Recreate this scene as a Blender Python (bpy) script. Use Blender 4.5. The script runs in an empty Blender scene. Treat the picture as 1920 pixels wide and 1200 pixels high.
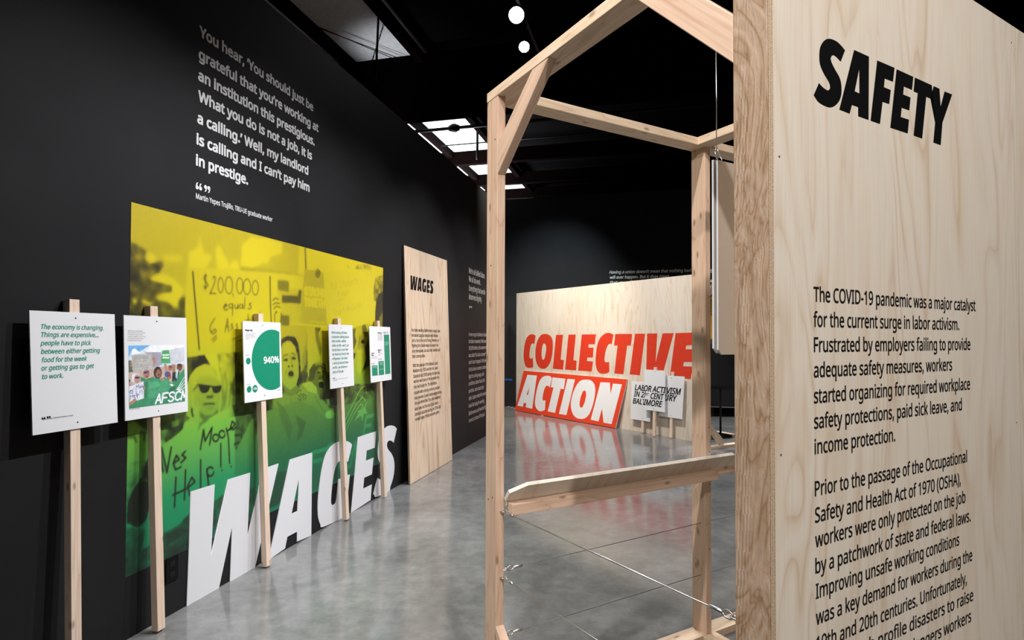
import bpy, bmesh, math, random, os
import numpy as np
from mathutils import Matrix, Vector

random.seed(7)
SC = bpy.context.scene
COLL = SC.collection

# ------------------------------------------------------------------ camera, world, lights, exposure
CAM_H = 1.4866
cd = bpy.data.cameras.new('camera')
cd.sensor_fit = 'HORIZONTAL'
cd.sensor_width = 36.0
cd.lens = 36.0 * 1073.18 / 1920.0
cd.shift_y = 14.08 / 1920.0
cd.clip_start = 0.02
cam = bpy.data.objects.new('camera', cd)
COLL.objects.link(cam)
pi_, ro_ = 0.0196, -0.0037
fwd = Vector((0, math.cos(pi_), math.sin(pi_)))
upv = Vector((0, -math.sin(pi_), math.cos(pi_)))
rgt = Vector((1, 0, 0))
r_ = rgt * math.cos(ro_) - upv * math.sin(ro_)
u_ = rgt * math.sin(ro_) + upv * math.cos(ro_)
mw = Matrix.Identity(4)
for i in range(3):
    mw[i][0], mw[i][1], mw[i][2] = r_[i], u_[i], -fwd[i]
mw[2][3] = CAM_H
cam.matrix_world = mw
SC.camera = cam

w = bpy.data.worlds.new('hall_air')
SC.world = w
w.use_nodes = True
w.node_tree.nodes['Background'].inputs[0].default_value = (0.75, 0.85, 1.0, 1)
w.node_tree.nodes['Background'].inputs[1].default_value = 0.004

SC.view_settings.view_transform = 'Standard'
SC.view_settings.look = 'None'
SC.view_settings.gamma = 1.0
SC.view_settings.use_curve_mapping = False
SC.view_settings.exposure = 0.0

# frames of the place: left wall (along t, out along n), booth (u, v), far plywood wall (t, n)
WT = Vector((0.24402186, 0.96976973, 0)); WN = Vector((0.96976973, -0.24402186, 0)); WO = Vector((-2.44924581, 0.61630045, 0))
HU = Vector((0.86450756, 0.50261981, 0)); HV = Vector((-0.50261981, 0.86450756, 0)); HO = Vector((0.54966748, 1.19715726, 0))
CT = Vector((0.57435209, -0.81860838, 0)); CN = Vector((-0.81860838, -0.57435209, 0)); CO = Vector((0.0915, 12.0243, 0))
ZV = Vector((0, 0, 1))
def W(t, off, z): return WO + WT * t + WN * off + ZV * z
def H(a, b, z): return HO + HU * a + HV * b + ZV * z
def CW(t, off, z): return CO + CT * t + CN * off + ZV * z

def lamp(name, kind, loc, target, energy, color=(1, 1, 1), size=0.1, angle=60, blend=0.5, size_y=None, spread=None):
    l = bpy.data.lights.new(name, kind)
    l.energy = energy
    l.color = color
    if kind == 'SPOT':
        l.spot_size = math.radians(angle); l.spot_blend = blend; l.shadow_soft_size = size
    if kind == 'AREA':
        l.size = size
        if spread: l.spread = math.radians(spread)
        if size_y: l.shape = 'RECTANGLE'; l.size_y = size_y
    o = bpy.data.objects.new(name, l)
    COLL.objects.link(o)
    d = (Vector(target) - Vector(loc)).normalized()
    q = d.to_track_quat('-Z', 'Y')
    o.matrix_world = Matrix.Translation(loc) @ q.to_matrix().to_4x4()
    return o

COOL = (0.96, 0.97, 1.0); NEUT = (1.0, 0.965, 0.92); WARM = (1.0, 0.90, 0.76)
# track spots washing the left wall
for t, tz, e, ang in ((2.1, 0.95, 650, 49), (3.3, 1.05, 480, 54), (4.4, 1.0, 470, 52), (5.7, 1.05, 620, 50), (7.2, 0.9, 370, 52)):
    lamp('wall_wash_spot', 'SPOT', W(t + 1.0, 2.9, 4.7), W(t, 0, tz), e, COOL, 0.045, ang, 0.75)
# spots on the booth and the SAFETY sheet from behind the visitor
lamp('sheet_spot', 'SPOT', (1.3, -2.2, 4.4), H(0.75, 0, 1.3), 760, NEUT, 0.06, 60, 0.9)
lamp('sheet_spot', 'SPOT', (-0.9, -1.7, 4.4), H(0.6, 0.2, 1.5), 360, NEUT, 0.06, 60, 0.9)
lamp('booth_spot', 'SPOT', (-1.75, 0.55, 4.6), H(0.3, 1.1, 1.4), 560, NEUT, 0.06, 66, 0.9)
lamp('booth_far_spot', 'SPOT', (0.3, 5.6, 4.9), H(0.8, 1.0, 0.9), 300, NEUT, 0.07, 80, 0.8)
# spots on the far plywood wall; added cool fill lamp brightening the back wall
lamp('far_wall_spot', 'SPOT', CW(3.1, 2.5, 4.9), CW(0.8, 0, 0.65), 1120, WARM, 0.06, 74, 1.0)
lamp('far_wall_spot', 'SPOT', CW(4.2, 2.8, 4.9), CW(3.0, 0, 1.0), 760, NEUT, 0.06, 72, 1.0)
lamp('back_wall_fill', 'SPOT', W(9.4, 1.0, 4.9), W(12.3, 0.3, 2.1), 620, (0.74, 0.90, 1.0), 0.06, 60, 1.0)
# unseen fill lamps added above the open floor to brighten it
for x, y, e in ((0.9, 3.5, 210), (1.3, 5.4, 360), (2.6, 7.2, 380), (1.0, 8.4, 190), (4.2, 9.4, 1100)):
    lamp('floor_fill', 'SPOT', (x, y, 4.9), (x, y, 0), e, COOL, 0.10, 84, 1.0)
# lamps of the next gallery, behind the partition, lighting its pale roof deck
lamp('next_gallery_lamp', 'AREA', W(12.2, -2.4, 4.2), W(12.3, -2.0, 6.2), 120, COOL, 1.0, spread=125)
lamp('next_gallery_lamp', 'AREA', W(15.8, -2.6, 4.2), W(15.8, -2.4, 6.2), 120, COOL, 1.0, spread=125)
lamp('next_gallery_lamp', 'AREA', W(14.0, -2.4, 4.2), W(14.0, -2.0, 6.2), 110, COOL, 1.0, spread=125)
lamp('next_gallery_lamp', 'SPOT', W(7.9, -2.0, 3.6), W(8.2, -1.25, 6.2), 150, COOL, 0.2, 44, 1.0)

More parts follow.
